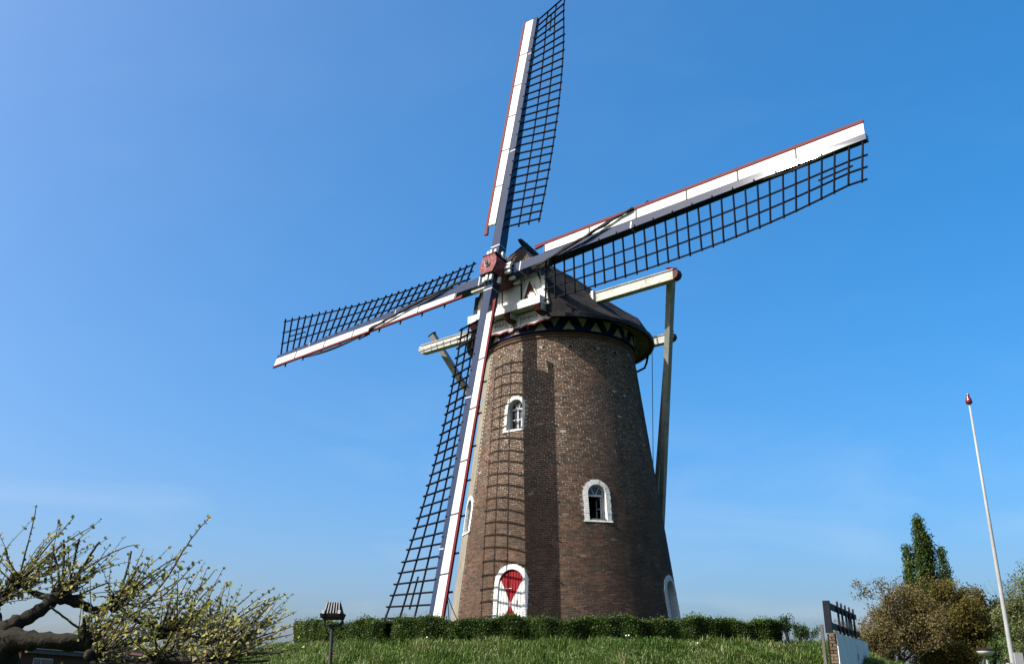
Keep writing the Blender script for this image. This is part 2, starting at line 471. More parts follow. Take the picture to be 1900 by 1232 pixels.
class MB:
    """collects polygons in world coordinates and links them as ONE mesh object"""

    def __init__(s):
        s.v = []
        s.f = []
        s.m = []
        s.mi = 0

    def add(s, vs, fs):
        n = len(s.v)
        s.v += [tuple(p) for p in vs]
        s.f += [tuple(i + n for i in f) for f in fs]
        s.m += [s.mi] * len(fs)
        return s

    def hexa(s, b, t):
        """b, t: four bottom and four top corners, same winding"""
        return s.add(list(b) + list(t), [(3, 2, 1, 0), (4, 5, 6, 7), (0, 1, 5, 4), (1, 2, 6, 5), (2, 3, 7, 6), (3, 0, 4, 7)])

    def box(s, c, hx, hy, hz):
        c, hx, hy, hz = (np.array(q, float) for q in (c, hx, hy, hz))
        q = [-hx - hy, hx - hy, hx + hy, -hx + hy]
        return s.hexa([c + k - hz for k in q], [c + k + hz for k in q])

    def aabox(s, x0, x1, y0, y1, z0, z1):
        return s.hexa([(x0, y0, z0), (x1, y0, z0), (x1, y1, z0), (x0, y1, z0)], [(x0, y0, z1), (x1, y0, z1), (x1, y1, z1), (x0, y1, z1)])

    def bar(s, p, q, w, h, up=(0, 0, 1), w2=None, h2=None):
        """straight beam from p to q; w across, h along up"""
        p, q, up = (np.array(k, float) for k in (p, q, up))
        d = (q - p) / np.linalg.norm(q - p)
        x = np.cross(d, up)
        x /= np.linalg.norm(x)
        y = np.cross(x, d)
        w2, h2 = (w if w2 is None else w2), (h if h2 is None else h2)
        A_ = [p - x * w / 2 - y * h / 2, p + x * w / 2 - y * h / 2, p + x * w / 2 + y * h / 2, p - x * w / 2 + y * h / 2]
        B_ = [q - x * w2 / 2 - y * h2 / 2, q + x * w2 / 2 - y * h2 / 2, q + x * w2 / 2 + y * h2 / 2, q - x * w2 / 2 + y * h2 / 2]
        return s.hexa(A_, B_)

    def prism(s, poly, ext):
        poly = [np.array(p, float) for p in poly]
        ext = np.array(ext, float)
        n = len(poly)
        fs = [tuple(range(n - 1, -1, -1)), tuple(range(n, 2 * n))]
        fs += [(i, (i + 1) % n, n + (i + 1) % n, n + i) for i in range(n)]
        return s.add(poly + [p + ext for p in poly], fs)

    def tube(s, path, rad, n=8, cap=True):
        path = [np.array(p, float) for p in path]
        k = len(path)
        if not hasattr(rad, '__len__'):
            rad = [rad] * k
        ref = None
        vs = []
        for i in range(k):
            d = path[min(i + 1, k - 1)] - path[max(i - 1, 0)]
            d = d / (np.linalg.norm(d) + 1e-9)
            if ref is None:
                ref = np.cross(d, (0.3, 0.5, 0.81))
            x = ref - d * (ref @ d)
            x /= np.linalg.norm(x) + 1e-9
            ref = x
            y = np.cross(d, x)
            for j in range(n):
                t = 2 * math.pi * j / n
                vs.append(path[i] + (x * math.cos(t) + y * math.sin(t)) * rad[i])
        fs = []
        for i in range(k - 1):
            for j in range(n):
                a, b = i * n + j, i * n + (j + 1) % n
                fs.append((a, b, b + n, a + n))
        if cap:
            fs.append(tuple(range(n - 1, -1, -1)))
            fs.append(tuple(range((k - 1) * n, k * n)))
        return s.add(vs, fs)

    def lathe(s, c, prof, n=16, axis=(0, 0, 1)):
        ax = np.array(axis, float)
        ax /= np.linalg.norm(ax)
        x = np.cross(ax, (0.31, 0.77, 0.2))
        x /= np.linalg.norm(x)
        y = np.cross(ax, x)
        c = np.array(c, float)
        vs = [c + ax * z + (x * math.cos(2 * math.pi * j / n) + y * math.sin(2 * math.pi * j / n)) * r for r, z in prof for j in range(n)]
        fs = []
        for i in range(len(prof) - 1):
            for j in range(n):
                a, b = i * n + j, i * n + (j + 1) % n
                fs.append((a, b, b + n, a + n))
        fs.append(tuple(range(n - 1, -1, -1)))
        fs.append(tuple(range((len(prof) - 1) * n, len(prof) * n)))
        return s.add(vs, fs)

    def build(s, name, mats, parent=None, smooth=False, loc=None, bevel=0.0):
        mats = mats if isinstance(mats, (list, tuple)) else [mats]
        w = Matrix.Translation(Vector(loc)) if loc is not None else world_of(parent)
        inv = np.array(w.inverted())
        v = np.array(s.v, float).reshape(-1, 3) @ inv[:3, :3].T + inv[:3, 3]
        me = bpy.data.meshes.new(name)
        me.from_pydata(v.tolist(), [], s.f)
        for m in mats:
            me.materials.append(m)
        if len(mats) > 1:
            me.polygons.foreach_set('material_index', s.m)
        if smooth:
            me.polygons.foreach_set('use_smooth', [True] * len(me.polygons))
        me.update()
        o = bpy.data.objects.new(name, me)
        COL.objects.link(o)
        if loc is not None:
            o.location = loc
        if parent is not None:
            o.parent = parent
            if loc is not None:
                o.matrix_local = world_of(parent).inverted() @ w
        WM[o] = w.copy()
        if bevel:
            md = o.modifiers.new('edge', 'BEVEL')
            md.width = bevel
            md.segments = 2
            md.limit_method = 'ANGLE'
        return o


def np_mesh(name, verts, nper, faces_one, mat, parent=None, smooth=False):
    """many copies of one little polygon set: verts (N*nper,3), faces_one indexes 0..nper-1"""
    N = len(verts) // nper
    sizes = [len(f) for f in faces_one]
    base = np.concatenate([np.array(f) for f in faces_one])
    loops = (np.arange(N)[:, None] * nper + base[None, :]).ravel()
    tot = np.tile(sizes, N)
    start = np.concatenate([[0], np.cumsum(tot)[:-1]])
    inv = np.array(world_of(parent).inverted())
    v = verts @ inv[:3, :3].T + inv[:3, 3]
    me = bpy.data.meshes.new(name)
    me.vertices.add(len(v))
    me.vertices.foreach_set('co', v.astype(np.float32).ravel())
    me.loops.add(len(loops))
    me.loops.foreach_set('vertex_index', loops.astype(np.int32))
    me.polygons.add(len(tot))
    me.polygons.foreach_set('loop_start', start.astype(np.int32))
    me.polygons.foreach_set('loop_total', tot.astype(np.int32))
    if smooth:
        me.polygons.foreach_set('use_smooth', np.ones(len(tot), bool))
    me.materials.append(mat)
    me.update(calc_edges=True)
    o = bpy.data.objects.new(name, me)
    COL.objects.link(o)
    if parent is not None:
        o.parent = parent
    WM[o] = world_of(parent).copy()
    return o


def V3(*a):
    return np.array(a, float)


def unit(v):
    v = np.array(v, float)
    return v / np.linalg.norm(v)


def frame_matrix(o, x, y, z):
    m = Matrix.Identity(4)
    for i in range(3):
        m[i][0], m[i][1], m[i][2], m[i][3] = x[i], y[i], z[i], o[i]
    return m


UNIT = {}


def unit_box(mat):
    if mat.name not in UNIT:
        m = MB()
        m.aabox(-0.5, 0.5, -0.5, 0.5, -0.5, 0.5)
        o = m.build('unit', mat)
        me = o.data
        bpy.data.objects.remove(o)
        UNIT[mat.name] = me
    return UNIT[mat.name]


def stick(name, parent, p, q, w, h, up, mat):
    """shared unit box stretched from p to q"""
    p, q, up = V3(*p), V3(*q), V3(*up)
    d = q - p
    L = np.linalg.norm(d)
    d /= L
    x = unit(np.cross(d, up))
    y = np.cross(x, d)
    return place(name, unit_box(mat), parent, frame_matrix((p + q) / 2, x * w, d * L, y * h))


# ------------------------------------------------------------------ ground and mound
mb = MB()
mb.add([(-3000, -3000, 0), (3000, -3000, 0), (3000, 3000, 0), (-3000, 3000, 0)], [(0, 1, 2, 3)])
tag(mb.build('ground', FIELD), kind='structure')

MC = V3(1.5, 34.9, 0)
MRX, MRY = 9.5, 8.1


def mound_z(x, y):
    q = np.sqrt(((x - MC[0]) / MRX) ** 2 + ((y - MC[1]) / MRY) ** 2)
    d = (q - 1.0) * 8.8
    top = 2.92 - 0.10 * np.clip((MC[1] - y) / MRY, 0, 1)
    z = np.where(d < 0, top, top - 0.42 * d - 0.02 * d * d * 0)
    soft = 0.5 * (top + z) - 0.5 * np.sqrt((top - z) ** 2 + 0.03)
    bump = 0.05 * np.sin(x * 2.1 + 1.3) * np.sin(y * 1.7) + 0.04 * np.sin(x * 5.3 + y * 3.1)
    return np.maximum(np.where(d < -1.5, top, soft + bump * np.clip(d + 0.6, 0, 1)), -0.3)


mb = MB()
na, nr = 160, 46
qs = np.concatenate([np.linspace(0, 0.9, 8), np.linspace(0.93, 1.9, nr - 8)])
vs = []
for q in qs:
    for j in range(na):
        t = 2 * math.pi * j / na
        x, y = MC[0] + MRX * q * math.cos(t), MC[1] + MRY * q * math.sin(t)
        vs.append((x, y, float(mound_z(np.array(x), np.array(y)))))
fs = [(i * na + j, i * na + (j + 1) % na, (i + 1) * na + (j + 1) % na, (i + 1) * na + j) for i in range(nr - 1) for j in range(na)]
mb.add(vs, fs)
tag(mb.build('mound', SOIL, smooth=True), kind='structure')

# ------------------------------------------------------------------ brick tower of the mill
AX = V3(1.866, 34.832, 0)
R3, R136 = 4.10, 2.803


def Rz(z):
    return R3 + (R136 - R3) * (z - 3.0) / 10.6


def cone(az, t, z, off=0.0):
    """az degrees, t metres sideways along the wall, z height, off metres out from the brick face"""
    r = Rz(z)
    a = R(az) + t / r
    return V3(AX[0] + (r + off) * math.cos(a), AX[1] + (r + off) * math.sin(a), z)


ZB, ZT = 2.6, 13.58
tower = thing('mill_tower', (AX[0], AX[1], 2.85), 'tapering round brick windmill tower with white arched windows and a red and white door', 'windmill tower')
# (kind, azimuth, half width outside, ring width, bottom, top)
OPEN = [('door', -119.3, 0.63, 0.17, 2.8, 5.36), ('mid', -74.6, 0.47, 0.16, 6.73, 8.10), ('upper', -123.9, 0.42, 0.115, 9.98, 11.22),
        ('limb', -162.3, 0.47, 0.15, 6.70, 8.0), ('niche', -26.0, 0.66, 0.17, 2.8, 5.18)]
HOLES = [-160.5, -142.0, -123.4, -104.8, -86.0, -67.0, -49.5, -31.0, -12.0]
HZ = 13.0


def inside_arch(t, z, hw, z0, top):
    zs = top - hw
    return (z >= z0) & (np.abs(t) <= hw) & ((z <= zs) | (t * t + (z - zs) ** 2 <= hw * hw))


def in_openings(az, z, grow):
    hit = np.zeros(np.broadcast(az, z).shape, bool)
    for k, a, hw, rw, z0, top in OPEN:
        t = np.deg2rad((az - a + 180) % 360 - 180) * Rz(z)
        hit |= inside_arch(t, z, hw + grow, z0 - max(grow, 0), top + grow)
    return hit


def in_holes(az, z, hw, hh):
    hit = np.zeros(np.broadcast(az, z).shape, bool)
    for a in HOLES:
        t = np.deg2rad((az - a + 180) % 360 - 180) * Rz(z)
        hit |= (np.abs(t) < hw) & (np.abs(z - HZ) < hh)
    return hit


# mortar bed behind the bricks, left open where there are windows
mb = MB()
naz, nz = 480, 160
azs = np.linspace(-180, 180, naz + 1)
zz = np.linspace(ZB, ZT, nz + 1)
A_, Z_ = np.meshgrid(azs, zz)
rr_ = Rz(Z_) - 0.0045
pts = np.stack([AX[0] + rr_ * np.cos(np.deg2rad(A_)), AX[1] + rr_ * np.sin(np.deg2rad(A_)), Z_], -1).reshape(-1, 3)
ac, zc = (azs[:-1] + azs[1:]) / 2, (zz[:-1] + zz[1:]) / 2
AC, ZC = np.meshgrid(ac, zc)
skip = np.zeros(AC.shape, bool)
for k, a, hw, rw, z0, top in OPEN:
    t = np.deg2rad((AC - a + 180) % 360 - 180) * Rz(ZC)
    skip |= inside_arch(t, ZC, hw - rw * 0.55, z0 + 0.04, top - rw * 0.55)
skip |= in_holes(AC, ZC, 0.06, 0.06)
mb.v = pts.tolist()
ii, jj = np.nonzero(~skip)
mb.f = [(int(i * (naz + 1) + j), int(i * (naz + 1) + j + 1), int((i + 1) * (naz + 1) + j + 1), int((i + 1) * (naz + 1) + j)) for i, j in zip(ii, jj)]
mb.m = [0] * len(mb.f)
mb.build('mortar_bed', MORTAR, tower, smooth=True)

# bricks, course by course
CH, BW, MJ = 0.0715, 0.205, 0.0125
P_LEFT = -157.0                                # left of this the wall is rendered
rows = []
ncourse = int((ZT - ZB) / CH)
for i in range(ncourse):
    z = ZB + (i + 0.5) * CH
    r = Rz(z)
    bw = BW if i % 2 else BW
    n = int(round(math.radians(P_LEFT + 360 - 190) * 0 + math.radians(215) * r / bw))
    da = 215.0 / n
    az = P_LEFT + (np.arange(n) + (0.5 if i % 2 else 0.0) + rng.uniform(-0.06, 0.06, n)) * da
    w = bw * rng.uniform(0.93, 1.03, n) - MJ
    half = rng.random(n) < 0.10
    w = np.where(half, w * 0.985, w)
    rows.append(np.stack([az, np.full(n, z) + rng.normal(0, 0.0022, n), w, np.full(n, CH - MJ) * rng.uniform(0.9, 1.04, n), rng.normal(0, 0.0016, n)], 1))
br = np.concatenate(rows)
keep = ~in_openings(br[:, 0], br[:, 1], 0.035) & ~in_holes(br[:, 0], br[:, 1], 0.105, 0.055) & (br[:, 0] > P_LEFT + 0.4)
keep &= rng.random(len(br)) > 0.0006
br = br[keep]
r = Rz(br[:, 1])
ca = np.deg2rad(br[:, 0])
rad = np.stack([np.cos(ca), np.sin(ca), np.zeros_like(ca)], 1)
tan = np.stack([-np.sin(ca), np.cos(ca), np.zeros_like(ca)], 1)
slope = (R136 - R3) / 10.6
upv = np.stack([np.cos(ca) * slope, np.sin(ca) * slope, np.ones_like(ca)], 1)
upv /= np.linalg.norm(upv, axis=1)[:, None]
outv = np.cross(tan, upv)
DEP = 0.03
cen = np.stack([AX[0] + r * rad[:, 0], AX[1] + r * rad[:, 1], br[:, 1]], 1) + outv * (br[:, 4:5] - DEP / 2)
to_cam = V3(0, 0, 1.6) - cen
dist = np.linalg.norm(to_cam, axis=1)
score = np.einsum('ij,ij->i', to_cam, outv) / dist ** 3 * br[:, 2]
score[br[:, 1] < 3.75] = -1
order = np.argsort(-score)
big, rest = order[:300], order[300:]
me_brick = unit_box(BRICK)
for k in big:
    place('brick', me_brick, tower, frame_matrix(cen[k], tan[k] * br[k, 2], outv[k] * DEP, upv[k] * br[k, 3]))
hx, hy, hz = tan * br[:, 2:3] / 2, outv * DEP / 2, upv * br[:, 3:4] / 2
jit = lambda: rng.normal(0, 0.0010, (len(br), 3))
corn = np.stack([cen - hx - hy - hz, cen + hx - hy - hz, cen + hx + hy - hz + jit(), cen - hx + hy - hz + jit(),
                 cen - hx - hy + hz, cen + hx - hy + hz, cen + hx + hy + hz + jit(), cen - hx + hy + hz + jit()], 1)
o = np_mesh('brickwork', corn[rest].reshape(-1, 3), 8, [(3, 2, 6, 7), (4, 7, 6, 5), (0, 1, 2, 3), (1, 5, 6, 2), (0, 3, 7, 4)], BRICK, tower)
o['kind'] = 'stuff'
# worn, rounded arrises: the brick faces follow the curve of the wall
o.data.polygons.foreach_set('use_smooth', np.ones(len(o.data.polygons), bool))
wn_ = outv[rest][:, None, :].repeat(8, 1)
side_ = (corn[rest] - cen[rest][:, None, :])
wn_ = wn_ + (side_ @ np.eye(3) - (side_ * wn_).sum(2, keepdims=True) * wn_) / 3.4
wn_ /= np.linalg.norm(wn_, axis=2)[:, :, None]
o.data.normals_split_custom_set_from_vertices(wn_.reshape(-1, 3).tolist())

# two projecting roll courses at the top of the wall
for k, zc_ in enumerate((13.40, 13.52)):
    mb = MB()
    prof = [(0.0, -0.05), (0.035, -0.045), (0.05, 0.0), (0.035, 0.045), (0.0, 0.05)]
    n = 140
    vs = [cone(-180 + 360 * j / n, 0, zc_ + z_, o_) for o_, z_ in prof for j in range(n)]
    mb.add(vs, [(i * n + j, i * n + (j + 1) % n, (i + 1) * n + (j + 1) % n, (i + 1) * n + j) for i in range(len(prof) - 1) for j in range(n)])
    mb.build('cornice_course', BRICK, tower, smooth=True)

# cement render on the weather side
mb = MB()
n, nzp = 60, 40
gr = [[cone(P_LEFT - 100 * j / n, 0, ZB + (ZT - 0.3 - ZB) * i / nzp, 0.012 + 0.003 * math.sin(j * 1.7 + i)) for j in range(n + 1)] for i in range(nzp + 1)]
vs = [p for row in gr for p in row]
fs = []
for i in range(nzp):
    for j in range(n):
        az_ = P_LEFT - 100 * (j + 0.5) / n
        z_ = ZB + (ZT - 0.3 - ZB) * (i + 0.5) / nzp
        if not in_openings(np.array(az_), np.array(z_), -0.06):
            a0 = i * (n + 1) + j
            fs.append((a0 + 1, a0, a0 + n + 1, a0 + n + 2))
for i in range(nzp):                           # the edge of the coat, 3 cm thick
    vs += [cone(P_LEFT, 0, ZB + (ZT - 0.3 - ZB) * i / nzp, -0.02), cone(P_LEFT, 0, ZB + (ZT - 0.3 - ZB) * (i + 1) / nzp, -0.02)]
    fs.append((len(vs) - 2, i * (n + 1), (i + 1) * (n + 1), len(vs) - 1))
mb.add(vs, fs)
mb.build('cement_coat', PLASTER, tower)

# putlog holes: small dark brick pockets
for a in HOLES:
    mb = MB()
    w_, h_ = 0.085, 0.075
    f0 = [cone(a, -w_, HZ - h_, 0.0), cone(a, w_, HZ - h_, 0.0), cone(a, w_, HZ + h_, 0.0), cone(a, -w_, HZ + h_, 0.0)]
    f1 = [cone(a, -w_, HZ - h_, -0.25), cone(a, w_, HZ - h_, -0.25), cone(a, w_, HZ + h_, -0.25), cone(a, -w_, HZ + h_, -0.25)]
    mb.add(f0 + f1, [(4, 5, 6, 7), (0, 4, 7, 3), (1, 2, 6, 5), (0, 1, 5, 4), (3, 7, 6, 2)])
    mb.build('putlog_hole', VOID, tower)


def arch_path(hw, z0, zs, n_arch):
    p = [(-hw, z0), (-hw, zs)]
    p += [(-hw * math.cos(math.pi * k / n_arch), zs + hw * math.sin(math.pi * k / n_arch)) for k in range(1, n_arch)]
    return p + [(hw, zs), (hw, z0)]


def surround(name, parent, az, hw, rw, z0, top, mat):
    """ring of whitewashed bricks set round the opening, slightly proud, with recessed joints"""
    zs = top - hw
    hi = hw - rw
    m = MB()
    g = 0.006
    nj = max(3, int((zs - z0) / 0.072))
    for sgn in (-1, 1):
        for k in range(nj):
            a, b = z0 + (zs - z0) * k / nj + g, z0 + (zs - z0) * (k + 1) / nj - g
            d = 0.030 + random.uniform(-0.005, 0.006)
            t0, t1 = sorted((sgn * hi, sgn * (hw + random.uniform(-0.012, 0.012))))
            m.hexa([cone(az, t0, a, -0.06), cone(az, t1, a, -0.06), cone(az, t1, a, d), cone(az, t0, a, d)],
                   [cone(az, t0, b, -0.06), cone(az, t1, b, -0.06), cone(az, t1, b, d), cone(az, t0, b, d)])
    na_ = max(9, int(math.pi * hw / 0.075))
    for k in range(na_):
        th0, th1 = math.pi * (k + 0.06) / na_, math.pi * (k + 0.94) / na_
        d = 0.030 + random.uniform(-0.005, 0.006)
        ho = hw + random.uniform(-0.012, 0.012)
        q = [(-hi * math.cos(th0), zs + hi * math.sin(th0)), (-ho * math.cos(th0), zs + ho * math.sin(th0)),
             (-ho * math.cos(th1), zs + ho * math.sin(th1)), (-hi * math.cos(th1), zs + hi * math.sin(th1))]
        m.hexa([cone(az, t, z, -0.06) for t, z in q], [cone(az, t, z, d) for t, z in q])
    # painted backing that shows in the joints
    na2 = 18
    po, pi_ = arch_path(hw - 0.012, z0, zs, na2), arch_path(hi + 0.004, z0, zs, na2)
    for (a, b, c, d) in zip(po[:-1], po[1:], pi_[1:], pi_[:-1]):
        m.add([cone(az, *a, 0.014), cone(az, *b, 0.014), cone(az, *c, 0.014), cone(az, *d, 0.014)], [(0, 1, 2, 3)])
    return m.build(name, mat, parent)


def reveal(name, parent, az, hi, z0, zs, depth, mat):
    m = MB()
    pp = arch_path(hi + 0.003, z0, zs, 18)
    rt = Rz(zs + hi)
    for a, b in zip(pp[:-1], pp[1:]):
        q = []
        for t, z in (a, b):
            q.append((cone(az, t, z, 0.012), inner(az, t, z, rt - depth)))
        m.add([q[0][0], q[1][0], q[1][1], q[0][1]], [(0, 1, 2, 3)])
    return m.build(name, mat, parent)


def inner(az, t, z, rad_):
    """a point on the upright plane set back in an opening"""
    a = R(az)
    rad_ = rad_ if rad_ > 0 else Rz(z) + rad_      # negative: set back from the sloping wall face
    return V3(AX[0] + rad_ * math.cos(a) - t * math.sin(a), AX[1] + rad_ * math.sin(a) + t * math.cos(a), z)


def flat_arch_frame(m, az, rad_, hi, z0, zs, wf, dep):
    n = 18
    po, pi_ = arch_path(hi, z0, zs, n), arch_path(hi - wf, z0, zs, n)
    for a, b, c, d in zip(po[:-1], po[1:], pi_[1:], pi_[:-1]):
        q = [a, b, c, d]
        m.hexa([inner(az, t, z, rad_ - dep) for t, z in q], [inner(az, t, z, rad_) for t, z in q])


def fbar(m, az, rad_, a, b, w, dep):
    """flat glazing bar between (t,z) a and b in the frame plane"""
    a, b = V3(*a), V3(*b)
    d = (b - a) / np.linalg.norm(b - a)
    n = V3(-d[1], d[0]) * w / 2
    q = [a - n, b - n, b + n, a + n]
    m.hexa([inner(az, t, z, rad_ - dep) for t, z in q], [inner(az, t, z, rad_) for t, z in q])


for kind, az, hw, rw, z0, top in OPEN:
    hi = hw - rw
    zs = top - hw
    if kind in ('mid', 'upper', 'limb'):
        win = part_empty('window', tower)
        win['label'] = {'mid': 'arched window with its lower casement open', 'upper': 'arched window with white panes in the sail shadow',
                        'limb': 'arched window at the left edge of the tower'}[kind]
        surround('brick_surround', win, az, hw, rw, z0, top, WHITEB)
        dep = 0.13
        rt = Rz(top) - dep
        reveal('reveal', win, az, hi, z0, zs, dep, WHITEB)
        m = MB()
        q = [cone(az, -hw - 0.02, z0 - 0.055, 0.05), cone(az, hw + 0.02, z0 - 0.055, 0.05), cone(az, hw + 0.02, z0 - 0.055, -0.05), cone(az, -hw - 0.02, z0 - 0.055, -0.05)]
        q2 = [cone(az, -hw - 0.02, z0 + 0.002, 0.045), cone(az, hw + 0.02, z0 + 0.002, 0.045), inner(az, hw - rw, z0 + 0.03, rt - 0.02), inner(az, -hw + rw, z0 + 0.03, rt - 0.02)]
        m.hexa(q, q2)
        m.build('sill', WHITEB, win)
        m = MB()
        flat_arch_frame(m, az, rt, hi, z0 + 0.02, zs, 0.045, 0.06)
        zt = zs - 0.04 if kind != 'upper' else zs - 0.02
        fbar(m, az, rt, (-hi, zt), (hi, zt), 0.06, 0.06)
        fbar(m, az, rt, (-hi, z0 + 0.05), (hi, z0 + 0.05), 0.06, 0.06)
        s3 = hi * 0.5
        fbar(m, az, rt - 0.004, (-0.01, zt), (-s3, zs + hi * 0.8), 0.026, 0.03)
        fbar(m, az, rt - 0.004, (0.01, zt), (s3, zs + hi * 0.8), 0.026, 0.03)
        if kind != 'mid':
            fbar(m, az, rt + 0.003, (0, z0 + 0.05), (0, zt), 0.05 if kind == 'upper' else 0.04, 0.06)
            zm = (z0 + 0.05 + zt) / 2
            fbar(m, az, rt - 0.003, (-hi, zm), (hi, zm), 0.035, 0.04)
        m.build('frame', WHITE, win)
        m = MB()
        zlo = zt if kind == 'mid' else z0
        pp = [(-hi, zlo)] + [p for p in arch_path(hi, z0, zs, 18)[1:-1] if p[1] >= zlo] + [(hi, zlo)]
        m.add([inner(az, t, z, rt - 0.035) for t, z in pp], [tuple(range(len(pp)))])
        m.build('pane', GLASS, win)
        if kind == 'mid':                       # casement swung inwards, hinged on the right
            m = MB()
            hz0, hz1 = z0 + 0.08, zt - 0.03
            for t0, t1, b0, b1 in ((0.0, 0.05, hz0, hz1), (0.36, 0.40, hz0, hz1), (0.05, 0.36, hz0, hz0 + 0.05), (0.05, 0.36, hz1 - 0.05, hz1), (0.05, 0.36, (hz0 + hz1) / 2 - 0.02, (hz0 + hz1) / 2 + 0.02)):
                e = lambda d_, z_, w_: inner(az, hi - 0.06 - 0.25 * d_ * 0.3 - w_, z_, rt - 0.05 - d_)
                m.hexa([e(t0, b0, 0), e(t1, b0, 0), e(t1, b0, 0.035), e(t0, b0, 0.035)], [e(t0, b1, 0), e(t1, b1, 0), e(t1, b1, 0.035), e(t0, b1, 0.035)])
            m.build('casement', WHITE, win)
            m = MB()
            m.tube([inner(az, hi - 0.03, z0 + 0.09, rt + 0.05), inner(az, hi - 0.06, z0 + 0.09, rt - 0.02)], 0.03, 8)
            m.build('stay', GREYM, win)
    else:
        dr = part_empty('door', tower)
        dr['label'] = {'door': 'plank door painted with a red hourglass on white', 'niche': 'white shaded arched doorway at the right foot of the tower'}[kind]
        surround('brick_surround', dr, az, hw, rw, z0, top, WHITEB)
        dep = 0.10 if kind == 'door' else 0.30
        rt = Rz(top) - dep if kind != 'door' else -0.045
        reveal('reveal', dr, az, hi, z0, zs, dep, WHITEB)
        npk = 9
        for k in range(npk):
            t0, t1 = -hi + 2 * hi * k / npk, -hi + 2 * hi * (k + 1) / npk
            g = 0.004
            zt0 = zs + math.sqrt(max(0, hi * hi - t0 * t0))
            zt1 = zs + math.sqrt(max(0, hi * hi - t1 * t1))
            m = MB()
            d_ = random.uniform(-0.003, 0.003)
            # outline of the plank, with bevelled long edges
            q = [(t0 + g, z0), (t1 - g, z0), (t1 - g, zt1), (t0 + g, zt0)]
            qi = [(t0 + g + 0.012, z0), (t1 - g - 0.012, z0), (t1 - g - 0.012, zt1), (t0 + g + 0.012, zt0)]
            back, front, top_ = ([inner(az, t, z, rt - 0.04) for t, z in q], [inner(az, t, z, rt - 0.012 + d_) for t, z in q], [inner(az, t, z, rt + d_) for t, z in qi])
            m.hexa(back, front)
            m.add(front + top_, [(0, 1, 5, 4), (1, 2, 6, 5), (2, 3, 7, 6), (3, 0, 4, 7), (4, 5, 6, 7)])
            o = m.build('plank', WHITE, dr)
            if kind == 'door':
                uv = o.data.uv_layers.new(name='door_plane')
                a = R(az)
                for lp in o.data.loops:
                    p = V3(*o.data.vertices[lp.vertex_index].co) + np.array(world_of(dr))[:3, 3] - AX
                    uv.data[lp.index].uv = (-p[0] * math.sin(a) + p[1] * math.cos(a), p[2])
                o.data.materials[0] = MATS.get('hourglass') or MATS.setdefault('hourglass', bpy.data.materials.new('hourglass_door_paint'))
        m = MB()                                # backing so no light shows between the planks
        pp = arch_path(hi, z0, zs, 18)
        m.add([inner(az, t, z, rt - 0.05) for t, z in pp], [tuple(range(len(pp)))])
        m.build('backing', VOID, dr)
        if kind == 'door':
            m = MB()
            pz = 4.12
            m.tube([inner(az, 0.26, pz + 0.16, rt + 0.01), inner(az, 0.265, pz + 0.10, rt + 0.05), inner(az, 0.265, pz - 0.10, rt + 0.05), inner(az, 0.26, pz - 0.16, rt + 0.01)], 0.014, 8)
            m.box(inner(az, 0.24, pz, rt + 0.012), np.append(V3(-math.sin(R(az)), math.cos(R(az))) * 0.02, 0), V3(0, 0, 0.10), np.append(V3(math.cos(R(az)), math.sin(R(az))) * 0.01, 0))
            m.build('handle', GREYM, dr)
            for hz_ in (4.58, 3.3):
                m = MB()
                c0, c1 = inner(az, -hi + 0.01, hz_, rt + 0.012), inner(az, 0.02, hz_ + 0.012, rt + 0.012)
                m.bar(c0, c1, 0.012, 0.018)
                m.build('hinge', WHITE, dr)

# paint of the hourglass door: flat print in the plane of the planks
hm = MATS['hourglass']
hm.use_nodes = True
nt = hm.node_tree
N, L = nt.nodes.new, nt.links.new
uvn = N('ShaderNodeUVMap')
uvn.uv_map = 'door_plane'
sx = N('ShaderNodeSeparateXYZ')
L(uvn.outputs[0], sx.inputs[0])
ab = N('ShaderNodeMath')
ab.operation = 'ABSOLUTE'
L(sx.outputs[0], ab.inputs[0])
dz = N('ShaderNodeMath')
dz.operation = 'SUBTRACT'
dz.inputs[1].default_value = 4.10
L(sx.outputs[1], dz.inputs[0])
az_ = N('ShaderNodeMath')
az_.operation = 'ABSOLUTE'
L(dz.outputs[0], az_.inputs[0])
ml = N('ShaderNodeMath')
ml.operation = 'MULTIPLY_ADD'
ml.inputs[1].default_value = 0.53
ml.inputs[2].default_value = -0.006
L(az_.outputs[0], ml.inputs[0])
lt = N('ShaderNodeMath')
lt.operation = 'LESS_THAN'
L(ab.outputs[0], lt.inputs[0])
L(ml.outputs[0], lt.inputs[1])
mx = N('ShaderNodeMix')
mx.data_type = 'RGBA'
mx.inputs['A'].default_value = (0.42, 0.425, 0.41, 1)
mx.inputs['B'].default_value = (0.16, 0.0055, 0.009, 1)
L(lt.outputs[0], mx.inputs['Factor'])
ns = N('ShaderNodeTexNoise')
ns.inputs['Scale'].default_value = 14
ns.inputs['Detail'].default_value = 5
L(uvn.outputs[0], ns.inputs['Vector'])
mr = N('ShaderNodeMapRange')
mr.inputs['To Min'].default_value = 0.85
mr.inputs['To Max'].default_value = 1.08
L(ns.outputs['Fac'], mr.inputs['Value'])
hv = N('ShaderNodeHueSaturation')
L(mr.outputs[0], hv.inputs['Value'])
L(mx.outputs['Result'], hv.inputs['Color'])
L(hv.outputs[0], nt.nodes['Principled BSDF'].inputs['Base Color'])
nt.nodes['Principled BSDF'].inputs['Roughness'].default_value = 0.6
nt.nodes['Principled BSDF'].inputs['Specular IOR Level'].default_value = 0.08

# dark floor inside so no daylight comes up through the tower
mb = MB()
mb.lathe((AX[0], AX[1], 9.3), [(2.9, 0), (2.9, 0.05)], 32)
mb.build('upper_floor', VOID, tower)

# ------------------------------------------------------------------ turning cap
CA = V3(-0.640564, -0.767905, 0)           # forwards, towards the sails
CB = V3(0.767905, -0.640564, 0)            # towards the right-hand flank
UP = V3(0, 0, 1)


